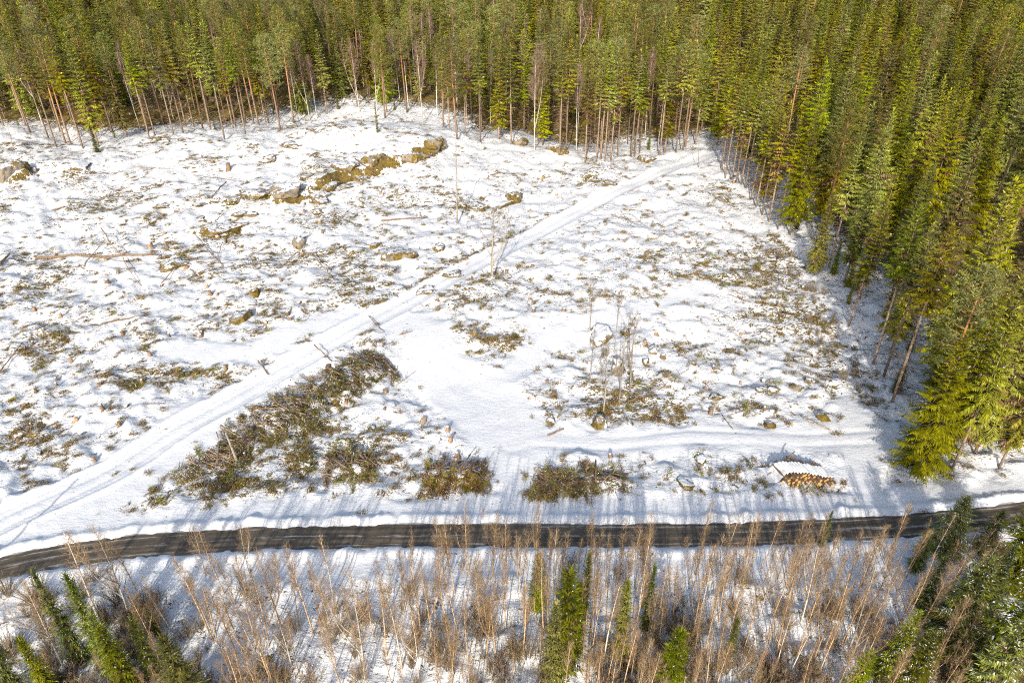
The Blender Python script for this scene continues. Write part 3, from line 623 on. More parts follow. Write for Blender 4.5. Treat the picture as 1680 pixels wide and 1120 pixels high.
    pts = np.array(pts); m = inside(pts[:, 0], pts[:, 1], FOREST); pts = pts[m]
    d, _, _ = dist_line(pts[:, 0], pts[:, 1], FEDGE)
    keep = d > 1.1
    for hx, hy in zip(HX, HY): keep &= np.hypot(pts[:, 0]-hx, pts[:, 1]-hy) > 2.0
    # thinner just inside the upper left edge, so the snow shows between the trunks
    thin = ((pts[:, 0] < -45) | ((pts[:, 0] > 0) & (pts[:, 0] < 38))) & (d < 9) & (U(0, 1, len(pts)) < .2); keep &= ~thin
    # no two stems closer than their kind of stand allows; the right-hand wood is wider spaced
    cell = {}; dmin = np.where(pts[:, 0]-.05*pts[:, 1] > 34, 5.0, 3.7)*(.75+.5*rng.random(len(pts)))
    for a in rng.permutation(np.nonzero(keep)[0]):
        x, y = pts[a]; ci, cj = int(x//6), int(y//6)
        if any(math.hypot(x-pts[b, 0], y-pts[b, 1]) < dmin[a] for ii in (-1, 0, 1) for jj in (-1, 0, 1) for b in cell.get((ci+ii, cj+jj), ())): keep[a] = False
        else: cell.setdefault((ci, cj), []).append(a)
    pts, d = pts[keep], d[keep]
    z = base(pts[:, 0], pts[:, 1]); px, py, f = project(pts[:, 0], pts[:, 1], z+15); right = pts[:, 0]-.05*pts[:, 1] > 36
    recs = []
    nz = vnoise(pts[:, 0]/14, pts[:, 1]/14, 41)
    for k in range(len(pts)):
        u = U(0, 1); lf = not right[k]
        pp = (.26+.5*nz[k]) if lf else (.015+.12*max(0, nz[k])+(.12 if px[k] > 1500 and py[k] < 200 else 0)); pb = .09 if lf else .012
        if u < pp: kind = 'pine'; H = U(18, 22)
        elif u < pp+pb: kind = 'birch_tall'; H = U(14, 18)
        elif lf and d[k] < 26 and 520 < px[k] < 740 and d[k] > 6: kind = 'spruce_full' if U(0, 1) < .7 else 'spruce_tall'; H = U(13, 21)
        elif lf and d[k] < 26: kind = 'spruce_tall' if U(0, 1) < (.95 if d[k] < 10 else .6) else 'spruce_full'; H = U(16, 22.5)
        elif lf: kind = 'spruce_full' if U(0, 1) < .5 else 'spruce_tall'; H = U(14.5, 22.5)
        else: kind = 'spruce_broad' if U(0, 1) < .74 else 'spruce_tall'; H = U(13.5, 24.5)
        recs.append([kind, int(U(0, 99)), pts[k, 0], pts[k, 1], H, d[k], px[k], py[k], f[k]])
    # those that show largest become trees of their own, kind by kind
    score = []
    for k, r in enumerate(recs):
        vis = -40 < r[6] < 1720 and -90 < r[7] < 1150
        score.append((r[4]/r[8]*(1.7 if r[5] < 5 else 1.2 if r[5] < 12 else 1.0)) if vis else -1)
    order = sorted(range(len(recs)), key=lambda k: -score[k]); lim = {'spruce': 232, 'pine': 70, 'birch': 40}; cnt = {k: 0 for k in lim}; rest = []
    for k in order:
        kind, i, x, y, H, dd, ppx, ppy, ff = recs[k]; fam = kind.split('_')[0]
        if score[k] > 0 and cnt[fam] < lim[fam]:
            cnt[fam] += 1
            reg = ('upper right forest' if ppy < 90 else 'middle right forest' if ppy < 330 else 'lower right forest') if ppx > 1180 else 'forest behind the track end' if ppx > 880 else 'forest behind the knoll' if ppx > 560 else 'forest above the ledge slope' if ppx > 260 else 'forest at the upper left corner'
            reg += ', front rank' if dd < 6 else ', second rank' if dd < 14 else ', deeper ranks' if dd < 30 else ', far ranks'
            what = {'spruce_tall': 'bare trunked spruce', 'spruce_full': 'dense olive spruce', 'spruce_broad': 'broad drooping olive spruce', 'pine': 'grey green pine with rounded crown', 'birch_tall': 'leafless birch with purplish twigs'}[kind]
            lab = '%s in the %s' % (what, reg)
            hand.append((kind, i, x, y, H, {'spruce': 'spruce_tree', 'pine': 'pine_tree', 'birch': 'birch_tree'}[fam], lab, 'tree', 'trees of the '+reg))
        else: rest.append(recs[k])
    for h in hand:
        kind, i, x, y, H, name, lab, cat, grp = h
        place(kind, i, x, y, H, name, lab, cat, grp)
    kinds = ['spruce_tall', 'spruce_full', 'spruce_broad', 'pine', 'birch_tall']; protos = []; start = {}
    for kd in kinds:
        start[kd] = len(protos)
        for p in PROTO[kd]: protos.append(build('forest_'+kd, p['geos'], False))
    P, RT, S, I = [], [], [], []
    for kind, i, x, y, H, *_ in rest:
        j = i % len(PROTO[kind]); P.append((x, y, float(base(x, y))-.1)); RT.append((0, 0, U(0, 6.28))); S.append(H/PROTO[kind][j]['H']); I.append(start[kind]+j)
    scatter('forest', protos, P, RT, S, I, 'farther mass of spruce and pine forest behind the nearer trees', 'forest')
    # young spruces under the edge trees
    for k in range(36):
        for _ in range(40):
            px_, py_ = (U(-10, 1150), U(150, 250)) if k < 24 else (U(1240, 1500), U(360, 720))
            x, y = at(px_, py_)
            if inside(np.array([x]), np.array([y]), FOREST)[0]: break
        place('spruce_small', k, x, y, U(2.0, 5.0), 'spruce_sapling', 'small green spruce growing low beneath the trees of the forest edge', 'sapling', 'young spruces under the forest edge')
forest()

# ------------------------------------------------------------------ lone trees of the clearing
def lone():
    def bt(kind, i, px, py, tx, ty, name, label, group=None, **k):
        x, y = at(px, py); place(kind, i, x, y, top_height(px, py, tx, ty), name, label, 'tree', group, **k)
    bt('bare_sapling', 2, 808, 457, 800, 345, 'bare_tree', 'lone leafless tree standing at the edge of the diagonal track', wide=1.7)
    bt('bare_sapling', 0, 967, 545, 972, 455, 'bare_tree', 'thin leafless tree just left of the big snow capped boulder')
    bt('bare_sapling', 1, 1011, 544, 1012, 468, 'bare_tree', 'thin leafless tree just right of the big snow capped boulder')
    bt('bare_sapling', 0, 968, 629, 974, 545, 'bare_tree', 'leafless sapling below the big snow capped boulder, leftmost of three')
    bt('bare_sapling', 2, 990, 676, 1000, 560, 'bare_tree', 'pale stemmed leafless sapling below the boulder, lowest and middle of three')
    bt('bare_sapling', 1, 1016, 662, 1034, 545, 'bare_tree', 'twiggy leafless sapling below the boulder, rightmost of three')
    bt('bare_sapling', 2, 1034, 640, 1048, 510, 'bare_tree', 'faint grey sapling behind the rightmost of three below the boulder')
    bt('spruce_small', 1, 620, 221, 617, 170, 'spruce_sapling', 'thin single spruce on the crest of the rocky knoll', wide=.45)
    bt('spruce_small', 0, 160, 250, 160, 205, 'spruce_sapling', 'bushy small spruce before the trunks at the upper left forest edge')
    # thin dead snags: bark pole with a few broken stubs
    for px, py, tx, ty, r, label in ((750,366,748,230,.15,'tall thin dead snag standing alone on the open slope'),(1278,466,1303,408,.10,'pale leaning dead trunk at the scrubby right edge of the clearing'),(389,756,370,708,.17,'pale broken standing stem at the lower end of the long slash pile'),(1146,277,1146,236,.07,'thin upright pole beside the far end of the track'),(22,246,10,196,.07,'thin bent dead stem at the left border before the forest')):
        x, y = at(px, py); z0 = hz(x, y); H = top_height(px, py, tx, ty); d = ray(tx, ty); tx_ = d[0]/d[1]*y
        g = Geo(); n = 8; t = np.linspace(0, 1, n); P = np.stack([(tx_-x)*t, .02*np.sin(t*5)*H*.3, t*H-.15*(1-t)], 1)
        g.tube(P, np.linspace(1, .45, n)*r, 6)
        for k in range(7):
            q = P[0]+(P[-1]-P[0])*U(.3, .95); a = U(0, 6.28); l = U(.2, .7); g.tube([q, q+np.array([math.cos(a)*l, math.sin(a)*l, U(-.1, .3)])], [.025, .008], 3)
        o = obj('dead_snag', build('dead_snag', [(g, 'grey_bark')]), loc=(x, y, z0)); tag(o, label, 'dead tree')
lone()

# ------------------------------------------------------------------ rocks
def ico(sub):
    import bmesh
    bm = bmesh.new(); bmesh.ops.create_icosphere(bm, subdivisions=sub, radius=1); V = np.array([v.co[:] for v in bm.verts]); F = np.array([[v.index for v in f.verts] for f in bm.faces]); bm.free(); return V, F
ICO4, ICO3, ICO2 = ico(4), ico(3), ico(2)
def rock_mesh(name, sx, sy, sz, seed, mname, I=ICO4, rough=1.0):
    V, F = I; r = np.random.default_rng(seed); W = V.copy()
    # cut by random planes for a broken look, then roughen
    for _ in range(15):
        n = r.normal(0, 1, 3); n /= np.linalg.norm(n); c = r.uniform(.45, .85); k = W@n; W = W-np.maximum(0, k-c)[:, None]*n*.97
    q = vnoise(W[:, 0]*2+seed, W[:, 1]*2+W[:, 2]*1.7, seed)*.30+vnoise(W[:, 0]*5+seed, W[:, 1]*5-W[:, 2]*4, seed+1)*.18+vnoise(W[:, 0]*11, W[:, 1]*11+W[:, 2]*9, seed+2)*.10
    W = W*(1+q*rough)[:, None]*np.array([sx, sy, sz]); g = Geo(); g.add(W, [F]); return build(name, [(g, mname)])
def px_m(px, py):
    x, y = at(px, py); return math.hypot(x, y, )*0+float(project(x, y, base(x, y))[2])/FPX
def rocks():
    # (photo place, width in photo pixels, height in metres, depth ratio, turn, look, label)
    big = [(678,254,62,2.3,.35,.22,'rock_mossy','largest ochre mossy rock face of the ledge on the knoll'),
      (707,246,24,1.9,.6,.1,'rock_mossy','mossy block beside the dark crack at the right end of the ledge'),
      (722,241,18,1.6,.7,.2,'rock_mossy','last small mossy block at the right end of the ledge'),
      (612,274,36,1.5,.5,.35,'rock_mossy','brown bare rock stepping down left of the largest mossy face'),
      (570,285,40,1.2,.5,.1,'rock_mossy','low mossy rock under a leaning stick in the middle of the ledge'),
      (540,305,38,.9,.5,.3,'rock_mossy','patchy moss rock with snow between, below the middle of the ledge'),
      (508,302,26,.9,.6,.2,'rock_mossy','brown mossy lump where the ledge turns towards the grey slab'),
      (474,322,46,1.7,.6,.45,'rock_bare','bare grey slab at the lower end of the mossy ledge'),
      (425,318,48,1.1,.45,-.1,'rock_mossy','mossy shoulder of rock left of the bare grey slab'),
      (412,350,22,.7,.6,.3,'rock_mossy','small brown moss lump below the mossy shoulder'),
      (360,374,66,1.1,.35,.12,'rock_mossy','long low rock shelf with grey front and brown moss top'),
      (12,291,34,1.9,.6,.1,'rock_bare','large rounded grey boulder cut by the left border'),
      (34,283,22,1.6,.7,.3,'rock_mossy','rounded mossy boulder second from the left border'),
      (50,277,20,1.2,.6,0,'rock_bare','flat grey boulder third from the left border'),
      (126,275,36,1.4,.6,.1,'rock_snow','squat boulder with mossy sides and dark shadow at upper left'),
      (490,402,22,1.3,.8,.2,'rock_bare','single upright tan boulder with a dark shadow and a branch before it'),
      (284,435,38,1.2,.7,.05,'rock_mossy','rounded mossy boulder at the right end of the long fallen log'),
      (396,521,36,1.0,.7,-.3,'rock_mossy','ochre boulder with snow cap on the middle of the left slope'),
      (419,480,20,.7,.8,0,'rock_mossy','small ochre boulder with shadow up the slope from the ochre snow capped one'),
      (646,416,62,.8,.5,.1,'rock_mossy','wide low mossy rock on the slope left of the lone track tree'),
      (720,408,18,.7,.8,.5,'rock_mossy','small mossy rock right of the wide low mossy one'),
      (612,402,18,.5,.8,-.3,'rock_mossy','small flat mossy stone up left of the wide low mossy rock'),
      (846,330,28,1.0,.7,.9,'rock_mossy','mossy wedge of rock on the slope above the track'),
      (782,342,44,.5,.5,-.4,'rock_mossy','low broken mossy rock just right of the tall thin snag'),
      (853,237,26,1.2,.6,-.2,'rock_mossy','smooth mossy boulder between trunks beside the white birch'),
      (915,246,42,1.1,.4,-.35,'rock_mossy','long mossy slab among the trunks right of the white birch'),
      (1061,260,34,1.0,.5,.3,'rock_mossy','mossy boulder under the forest edge near the track end'),
      (970,284,28,.7,.7,.2,'rock_mossy','pair of low brown rocks lumped together above the track'),
      (1002,303,18,.5,.6,-.2,'rock_mossy','little brown rock close above the upper track'),
      (1241,396,40,.8,.9,.2,'rock_mossy','flat ochre mossy rock amid grass at the right forest edge'),
      (1188,333,18,.5,.6,-.3,'rock_mossy','flat brown stone lying right of the upper track'),
      (992,550,34,1.7,.9,0,'rock_snow','big round snow capped boulder between two thin trees'),
      (1013,602,24,1.1,.9,.1,'rock_snow','mossy snow capped boulder below the big round one'),
      (1027,549,15,.7,.9,.1,'rock_mossy','small brown stone right of the big round boulder'),
      (1060,594,18,.9,.9,.3,'rock_snow','pointed small stone with a grey shadow right of the saplings'),
      (1072,578,16,.8,.9,.3,'rock_snow','snow covered hump beside the pointed small stone'),
      (982,694,28,1.4,.8,.3,'rock_snow','snowy boulder with a sharp grey shadow above the machine trail'),
      (905,691,16,.6,.8,.3,'rock_mossy','low brown stone in the brush left of the snowy boulder'),
      (1172,651,22,.7,.6,-.2,'rock_mossy','smooth ochre stone, first in the row of stones on the lower right slope'),
      (1246,644,20,.6,.6,.1,'rock_mossy','ochre stone in the middle of the row on the lower right slope'),
      (1268,642,22,.8,.6,.5,'rock_mossy','tilted mossy stone with twigs in the row on the lower right slope'),
      (1304,634,22,.8,.6,-.4,'rock_mossy','tan flat topped stone near the right end of the row of stones'),
      (1326,628,18,.6,.6,-.2,'rock_mossy','olive stone at the right end of the row on the lower right slope'),
      (1351,686,24,.9,.6,-.5,'rock_mossy','brown rock beside a fallen stem near the shaded right edge'),
      (1267,698,18,.7,.7,.2,'rock_mossy','mossy stone left of the fallen stem on the lower right slope'),
      (1125,800,22,.9,.9,.1,'rock_snow','snow buried hump with curved shadow between road and machine trail'),
      (1150,758,20,.8,.9,.1,'rock_snow','upper snow buried hump with curved shadow below the machine trail')]
    for k, (px, py, wpx, h, dr, tz, look, label) in enumerate(big):
        if k < 11: h *= .8; wpx *= 1.1
        if k >= 38: h *= .7
        x, y = at(px, py+wpx*.12); m = px_m(px, py); sx = wpx*m*.5
        o = obj('boulder', rock_mesh('boulder', sx*1.35, sx*dr*2.0, h*1.1, 100+k, look), loc=(x, y+sx*dr*.4, hz(x, y)+h*.05), rot=(0, 0, tz)); tag(o, label, 'rock')
    for k, (px, py, wpx, h, lab) in enumerate([(560,300,46,.7,'mossy rock showing under snow just below the middle of the ledge'),(592,291,34,.8,'brown mossy patch of rock below the bare brown step of the ledge'),(522,322,40,.6,'thin mossy rock strip below the brown mossy lump'),(450,302,26,.5,'small mossy rock above the mossy shoulder'),
        (330,331,28,.5,'upper small moss rock left of the mossy shoulder'),(386,331,26,.5,'moss rock close left of the mossy shoulder'),(272,331,34,.5,'low brown moss rock in the middle of the upper left slope'),(255,305,26,.5,'small moss rock up the slope from the low brown one'),(232,319,30,.5,'olive moss rock beside cut boughs on the upper left slope'),
        (478,236,36,.6,'brown moss rock on the snowy brow left of the knoll'),(440,257,26,.5,'lesser moss rock on the snowy brow left of the knoll'),(330,357,24,.5,'moss tuft on rock above the long low rock shelf'),(398,352,30,.5,'moss rock at the right end of the long low rock shelf'),(805,345,30,.5,'mossy rock strip right of the broken one by the snag'),
        (700,470,40,.4,'brown heath covered rock along the bank of the track'),(740,445,34,.4,'low heath rock on the track bank below the lone tree'),(1215,415,34,.4,'olive grassy hump left of the flat ochre rock'),(1262,420,30,.4,'olive grassy hump below the flat ochre rock'),(690,352,26,.4,'moss hump above the tan log'),(520,345,26,.5,'moss hump below the bare grey slab')]):
        x, y = at(px, py+wpx*.1); m = px_m(px, py); sx = wpx*m*.5
        o = obj('boulder', rock_mesh('boulder', sx*1.25, sx*1.35, h*.95, 500+k, 'rock_mossy', ICO4, 1.6), loc=(x, y, hz(x, y)-h*.05), rot=(U(-.15, .15), 0, U(-.5, .5))); tag(o, lab, 'rock')
    protos = [rock_mesh('stone', 1, .85, .7, 300+k, ('rock_mossy', 'rock_snow', 'rock_mossy', 'rock_bare')[k % 4], ICO3) for k in range(6)]
    n = 0
    while n < 110:
        px, py = U(0, 1450), U(255, 820); x, y = at(px, py)
        if inside(np.array([x]), np.array([y]), FOREST)[0] or smooth_mask(np.array([x]), np.array([y]))[0] > .2: continue
        if U(0, 1) > .25+veg_density(np.array([x]), np.array([y]))[0]: continue
        s = U(.16, .5); o = obj('stone', protos[n % 6], loc=(x, y, hz(x, y)+s*.1), rot=(0, 0, U(0, 6)), scale=s)
        reg = 'left of the diagonal track' if dist_line(np.array([x]), np.array([y]), TRACK)[1][0] > 0 else 'right of the diagonal track'
        tag(o, 'small brown stone poking from the snow '+'near '+nearest(px, py, MARKS), 'stone', 'small stones near '+nearest(px, py, MARKS)); n += 1
rocks()

# ------------------------------------------------------------------ stumps and fallen stems
def stump_mesh(h, r, seed):
    q = np.random.default_rng(seed); g = Geo(); c = Geo(); s = Geo(); k = 10; a = np.linspace(0, 6.283, k, endpoint=False); lob = 1+.18*q.normal(0, 1, k)
    rings = [(-.15, 1.75), (.08*h, 1.35), (.4*h, 1.05), (h, 1.0)]
    V = np.array([[math.cos(t)*r*f*(1+(l-1)*(1.6 if f > 1.2 else .5)), math.sin(t)*r*f*(1+(l-1)*(1.6 if f > 1.2 else .5)), z+(.06*h*math.sin(t) if z == h else 0)] for z, f in rings for t, l in zip(a, lob)])
    i = np.arange(3)[:, None]*k; j = np.arange(k)[None]; j2 = (j+1) % k
    g.add(V, [np.stack([i+j, i+j2, i+k+j2, i+k+j], -1).reshape(-1, 4)]); c.add(V[-k:]+[0, 0, .003], [np.arange(k)[None]])
    return build('stump', [(g, 'log_bark'), (c, 'old_cut')])
def cap_mesh(r, h, seed):
    g = Geo(); V, F = ICO2; q = 1+.2*vnoise(V[:, 0]*2+seed, V[:, 1]*2, seed); W = V*q[:, None]*np.array([r, r, h]); W[:, 2] = np.maximum(W[:, 2], -.02); g.add(W, [F]); return build('snow_cap', [(g, 'snow')])
def stumps():
    protos = [(stump_mesh(h, r, k), cap_mesh(r*.85, .10, k), h) for k, (h, r) in enumerate(((.45, .22), (.35, .26), (.55, .19), (.4, .17)))]
    fixed = [(248,408,2.2,'tall tilted stump with a dark shadow above the long fallen log'),(306,441,1.6,'pale stump beside the mossy boulder at the log end'),(376,280,2.4,'red brown broken stump on the upper left slope'),(126,689,1.3,'stump on the smooth snow left of the lower track'),(525,369,1.4,'small stump with a shadow in the middle of the upper slope'),(358,391,1.6,'pale stump just below the long low rock shelf')]
    def put(x, y, k, s, label, group=None):
        a, b, h = protos[k % 4]; e = bpy.data.objects.new('tree_stump', None); COL.objects.link(e); e.location = (x, y, hz(x, y)-.03); e.scale = (s*.8, s*.8, s); e.rotation_euler = (U(-.08, .08), U(-.08, .08), U(0, 6)); tag(e, label, 'stump', group)
        obj('stump', a, e)
        if U(0, 1) < .55: obj('snow_cap', b, e, loc=(0.02, .05, h))
    for k, (px, py, s, lab) in enumerate(fixed): put(*at(px, py), k, s, lab)
    n = 0
    while n < 130:
        px, py = U(0, 1420), U(258, 760); x, y = at(px, py)
        if inside(np.array([x]), np.array([y]), FOREST)[0] or smooth_mask(np.array([x]), np.array([y]))[0] > .25: continue
        reg = 'left of the diagonal track' if dist_line(np.array([x]), np.array([y]), TRACK)[1][0] > 0 else 'right of the diagonal track'
        put(x, y, n, U(.7, 1.35), 'low sawn tree stump in the snow '+'near '+nearest(px, py, MARKS), 'tree stumps near '+nearest(px, py, MARKS)); n += 1
stumps()
def stem(name, a, b, r, label, cat='log', mname='log_bark', zup=(.12, .12), branches=6, group=None, parent=None, tip=.55):
    x0, y0 = at(*a); x1, y1 = at(*b); n = 9; t = np.linspace(0, 1, n); xs, ys = x0+(x1-x0)*t, y0+(y1-y0)*t
    zs = np.maximum(height(xs, ys)+r*.6, 0*t-9); z = np.maximum(zs, np.linspace(zs[0]+zup[0], zs[-1]+zup[1], n)); L = math.hypot(x1-x0, y1-y0)
    P = np.stack([xs-x0, ys-y0, z-z[0]], 1); P[1:-1, :2] += rng.normal(0, .008*L, (n-2, 2)); g = Geo(); g.tube(P, np.linspace(1, tip, n)*r, 7); tw = Geo()
    c = Geo(); d = (P[-1]-P[0])/np.linalg.norm(P[-1]-P[0])
    for e, s, rr in ((P[0], -1, r), (P[-1], 1, r*tip)): c.tube([e+d*s*.0, e+d*s*.012], rr*.94, 7)
    for k in range(branches):
        q = P[0]+(P[-1]-P[0])*U(.15, 1); q = np.array([np.interp(q[0], np.sort(P[:, 0]), P[np.argsort(P[:, 0]), 0]), q[1], q[2]]); v = np.array([U(-1, 1), U(-1, 1), U(.1, 1.0)]); v /= np.linalg.norm(v); l = U(.3, 1.1); g.tube([q, q+v*l*.6, q+v*l+[0, 0, -.05]], [.03, .02, .006], 3)
    o = obj(name, build(name, [(g, mname), (c, 'cut_wood')]), loc=(x0, y0, z[0])); tag(o, label, cat, group); return o
def stems():
    for a, b, r, lab, up, nb in (((60,425),(257,423),.24,'long fallen log lying level across the left slope',(.25,.35),14),
        ((172,393),(232,470),.07,'thin leaning pole crossing the long fallen log',(1.6,.1),8),
        ((140,440),(176,402),.07,'dark stick rising behind the long fallen log',(.1,.8),3),
        ((322,392),(366,438),.07,'dark thin stick lying on snow right of the long log',(.5,.1),3),
        ((366,400),(358,424),.05,'short stick meeting a longer one to form a vee',(.3,.1),2),
        ((330,437),(356,430),.06,'short dark stick lying flat under the vee of sticks',(.1,.1),1),
        ((265,467),(297,437),.08,'dark bough below the mossy boulder at the log end',(.1,.2),4),
        ((372,302),(347,330),.10,'dark broken bough with root end on the upper left slope',(.6,.1),6),
        ((318,290),(400,300),.06,'long thin grey bough sweeping across the upper slope',(.2,.1),10),
        ((215,275),(285,279),.06,'pile like bundle of thin branches lying on upper left slope',(.15,.1),16),
        ((468,430),(506,405),.09,'mossy dead bough lying before the upright tan boulder',(.2,.3),12),
        ((515,425),(548,462),.10,'pale split stem half buried in snow on the mid slope',(.5,.1),2),
        ((626,366),(699,360),.14,'tan log lying on snow left of the tall thin snag',(.15,.2),4),
        ((612,374),(652,368),.07,'thinner stick lying along the tan log',(.1,.1),4),
        ((585,279),(621,296),.14,'broken stick leaning down from the mossy ledge',(.5,.1),2),
        ((170,533),(242,519),.10,'long tan stem lying half in snow on the left slope',(.1,.15),4),
        ((0,440),(18,420),.22,'dark thick log cut by the left border',(.2,.3),5),
        ((0,616),(42,575),.08,'dark stick among brush near the left border',(.1,.5),6),
        ((22,588),(110,560),.07,'thin dark pole in the brush left of centre left slope',(.1,.3),8),
        ((425,598),(440,613),.10,'short orange stick beside the track above the slash pile',(.3,.1),1),
        ((517,573),(545,598),.08,'pair of pale poles sticking from the slash pile top',(.7,.2),2),
        ((605,520),(630,548),.06,'thin bough lying on the smooth snow at the track fork',(.2,.1),8),
        ((655,552),(675,547),.08,'short brown bough beside the track fork',(.1,.2),8),
        ((1080,640),(1130,610),.05,'thin pale branch lying on snow right of the saplings',(.1,.2),3),
        ((1055,655),(1090,635),.05,'short thin branch nearest the saplings on the right slope',(.1,.2),3),
        ((898,718),(925,708),.09,'orange broken wood pieces at the left end of the machine trail',(.1,.2),5),
        ((1315,690),(1362,708),.10,'reddish fallen stem beside the brown rock at the right edge',(.3,.1),12),
        ((1055,650),(1022,664),.06,'dark stick in the brush under the saplings',(.3,.1),6)):
        stem('fallen_log' if r >= .12 else 'fallen_branch', a, b, r, lab, 'log' if r >= .12 else 'branch', 'log_bark' if nb < 12 or r > .2 else 'grey_bark', up, nb)
    for k in range(46):
        for _ in range(60):
            px, py = U(20, 1380), U(262, 720); x, y = at(px, py)
            if smooth_mask(np.array([x]), np.array([y]))[0] < .1 and not inside(np.array([x]), np.array([y]), FOREST)[0]: break
        l = U(18, 46); an = U(-.9, .25) if U(0, 1) < .75 else U(.3, 1.2)
        reg = 'left of the diagonal track' if dist_line(np.array([x]), np.array([y]), TRACK)[1][0] > 0 else 'right of the diagonal track'
        stem('fallen_branch', (px, py), (px+l*math.cos(an), py+l*math.sin(an)*.7), U(.03, .06), 'thin cut branch lying loose on the snow '+'near '+nearest(px, py, MARKS), 'branch', 'log_bark' if k % 2 else 'grey_bark', (.1, .25), 4, 'loose branches near '+nearest(px, py, MARKS))
stems()

# ------------------------------------------------------------------ slash piles
def lay_branch(g, sn, br, b, az, L, tilt, p_snow=.2, p_dead=.2):
    tgt = br if U(0, 1) < p_dead else g
    spray(tgt, np.asarray(b, float), az, L, tilt, U(-.3, .1), tw=.05, step=.10, sn=sn, snow_p=p_snow*.4, hang=.12, lmax=.5)
def slash_pile(label, a, b, half, h, nbr, nlog, dirv, p_dead=.25, p_snow=.25, col='slash_green', lens=(1.2, 2.6), stick=120):
    A, B = np.array(at(*a)), np.array(at(*b)); L = np.linalg.norm(B-A); ax = (B-A)/L; nx = np.array([-ax[1], ax[0]]); O = (A+B)/2
    e = bpy.data.objects.new('slash_pile', None); COL.objects.link(e); zo = hz(*O); e.location = (O[0], O[1], zo); tag(e, label, 'brush pile')
    sd = int(abs(a[0])+b[1])
    def prof(s, t): return h*(.72+.5*s/L if L > 10 else 1)*np.clip(1-np.abs(s*2/L)**3.5, 0, 1)*np.clip(1-(t/half)**2, 0, 1)**.8*(.7+.9*vnoise(s/1.6+sd, t/1.2, sd))
    # snowy core of the heap
    ns, ntt = int(L/.35), int(2*half/.35); S, T = np.meshgrid(np.linspace(-L/2, L/2, ns), np.linspace(-half, half, ntt), indexing='ij')
    X, Y = O[0]+ax[0]*S+nx[0]*T, O[1]+ax[1]*S+nx[1]*T; Z = height(X, Y)+prof(S, T)*.8-.10+.25*vnoise(X/.5, Y/.5, 77)*(prof(S, T) > .1)
    g = Geo(); i = np.arange(ns-1)[:, None]*ntt+np.arange(ntt-1)[None]; g.add(np.stack([X-O[0], Y-O[1], Z-zo], -1).reshape(-1, 3), [np.stack([i, i+ntt, i+ntt+1, i+1], -1).reshape(-1, 4)])
    me = build('snow_cover', [(g, 'ground')]); t_ = me.attributes.new('veg', 'FLOAT', 'POINT'); t_.data.foreach_set('value', np.full(ns*ntt, .80, np.float32)); obj('snow_cover', me, e)
    gr, sn, br, st = Geo(), Geo(), Geo(), Geo(); az0 = math.atan2(dirv[1], dirv[0])
    k = 0
    while k < nbr:
        s, t = U(-.5, .5)*L, U(-1, 1)*half*1.05
        if float(vnoise(s/1.3+sd, t/1.0, 5)) < U(-.22, .22 if L > 12 else .05): continue
        k += 1; x, y = O+ax*s+nx*t; z = float(base(x, y))+float(prof(np.array(s), np.array(t)))*U(.65, 1.08)+.08
        lay_branch(gr, sn, br, (x-O[0], y-O[1], z-zo), az0+rng.normal(0, .42)+(math.pi if U(0, 1) < .2 else 0), U(*lens), U(-.35, .3), p_snow, p_dead)
    for k in range(int(stick*(1.3 if L > 10 else 1.1))):
        s, t = U(-.5, .5)*L, U(-1, 1)*half; x, y = O+ax*s+nx*t; z = float(base(x, y))+float(prof(np.array(s), np.array(t)))+.1; aa = az0+rng.normal(0, .5); l = U(.5, 1.8); d = np.array([math.cos(aa), math.sin(aa), U(-.25, .45)])
        p = np.array([x-O[0], y-O[1], z-zo]); l *= U(1.0, 2.3); st.tube([p-d*l*.5, p+d*l*.5], [.035, .015], 3, False)
    me = build('branches', [(gr, col), (br, 'dead_needle'), (sn, 'snow'), (st, 'cut_stick')], False); o = obj('branches', me, e); o['kind'] = 'stuff'
    for k in range(nlog):
        s, t = U(-.48, .48)*L, U(-.7, .8)*half; x, y = O+ax*s+nx*t; z = float(base(x, y))+float(prof(np.array(s), np.array(t)))+.2; aa = az0+rng.normal(0, .35); l = U(1.6, 3.6); d = np.array([math.cos(aa), math.sin(aa), U(-.12, .28)])
        q = Geo(); c = Geo(); p = np.array([x-O[0], y-O[1], z-zo]); r = U(.04, .09); q.tube([p-d*l/2, p+d*.1, p+d*l/2], [r, r*.9, r*.7], 6); c.tube([p-d*(l/2+.01), p-d*l/2], r*.93, 6)
        obj('log', build('log', [(q, 'log_bark'), (c, 'cut_wood')]), e)
slash_pile('long heap of spruce slash and poles beside the diagonal track', (372,742), (628,592), 2.8, 2.9, 430, 40, (.62, -.78), .14, .2)
slash_pile('brown and olive slash heap below the long one', (535,765), (618,765), 1.8, 1.2, 110, 6, (.25, -1), .35, .2, lens=(1.0, 2.2))
slash_pile('third slash heap from the left in the row along the road', (698,787), (795,785), 1.3, 1.2, 150, 5, (-.1, -1), .6, .10, lens=(1.0, 1.9))
slash_pile('rightmost dark slash heap in the row along the road', (866,792), (1026,792), 1.4, 1.2, 330, 5, (.05, -1), .55, .10, lens=(1.0, 1.9))
slash_pile('low scattered slash at the lower end of the track', (285,785), (385,745), 1.2, .4, 50, 3, (.5, -.8), .5, .3, lens=(.7, 1.6), stick=60)

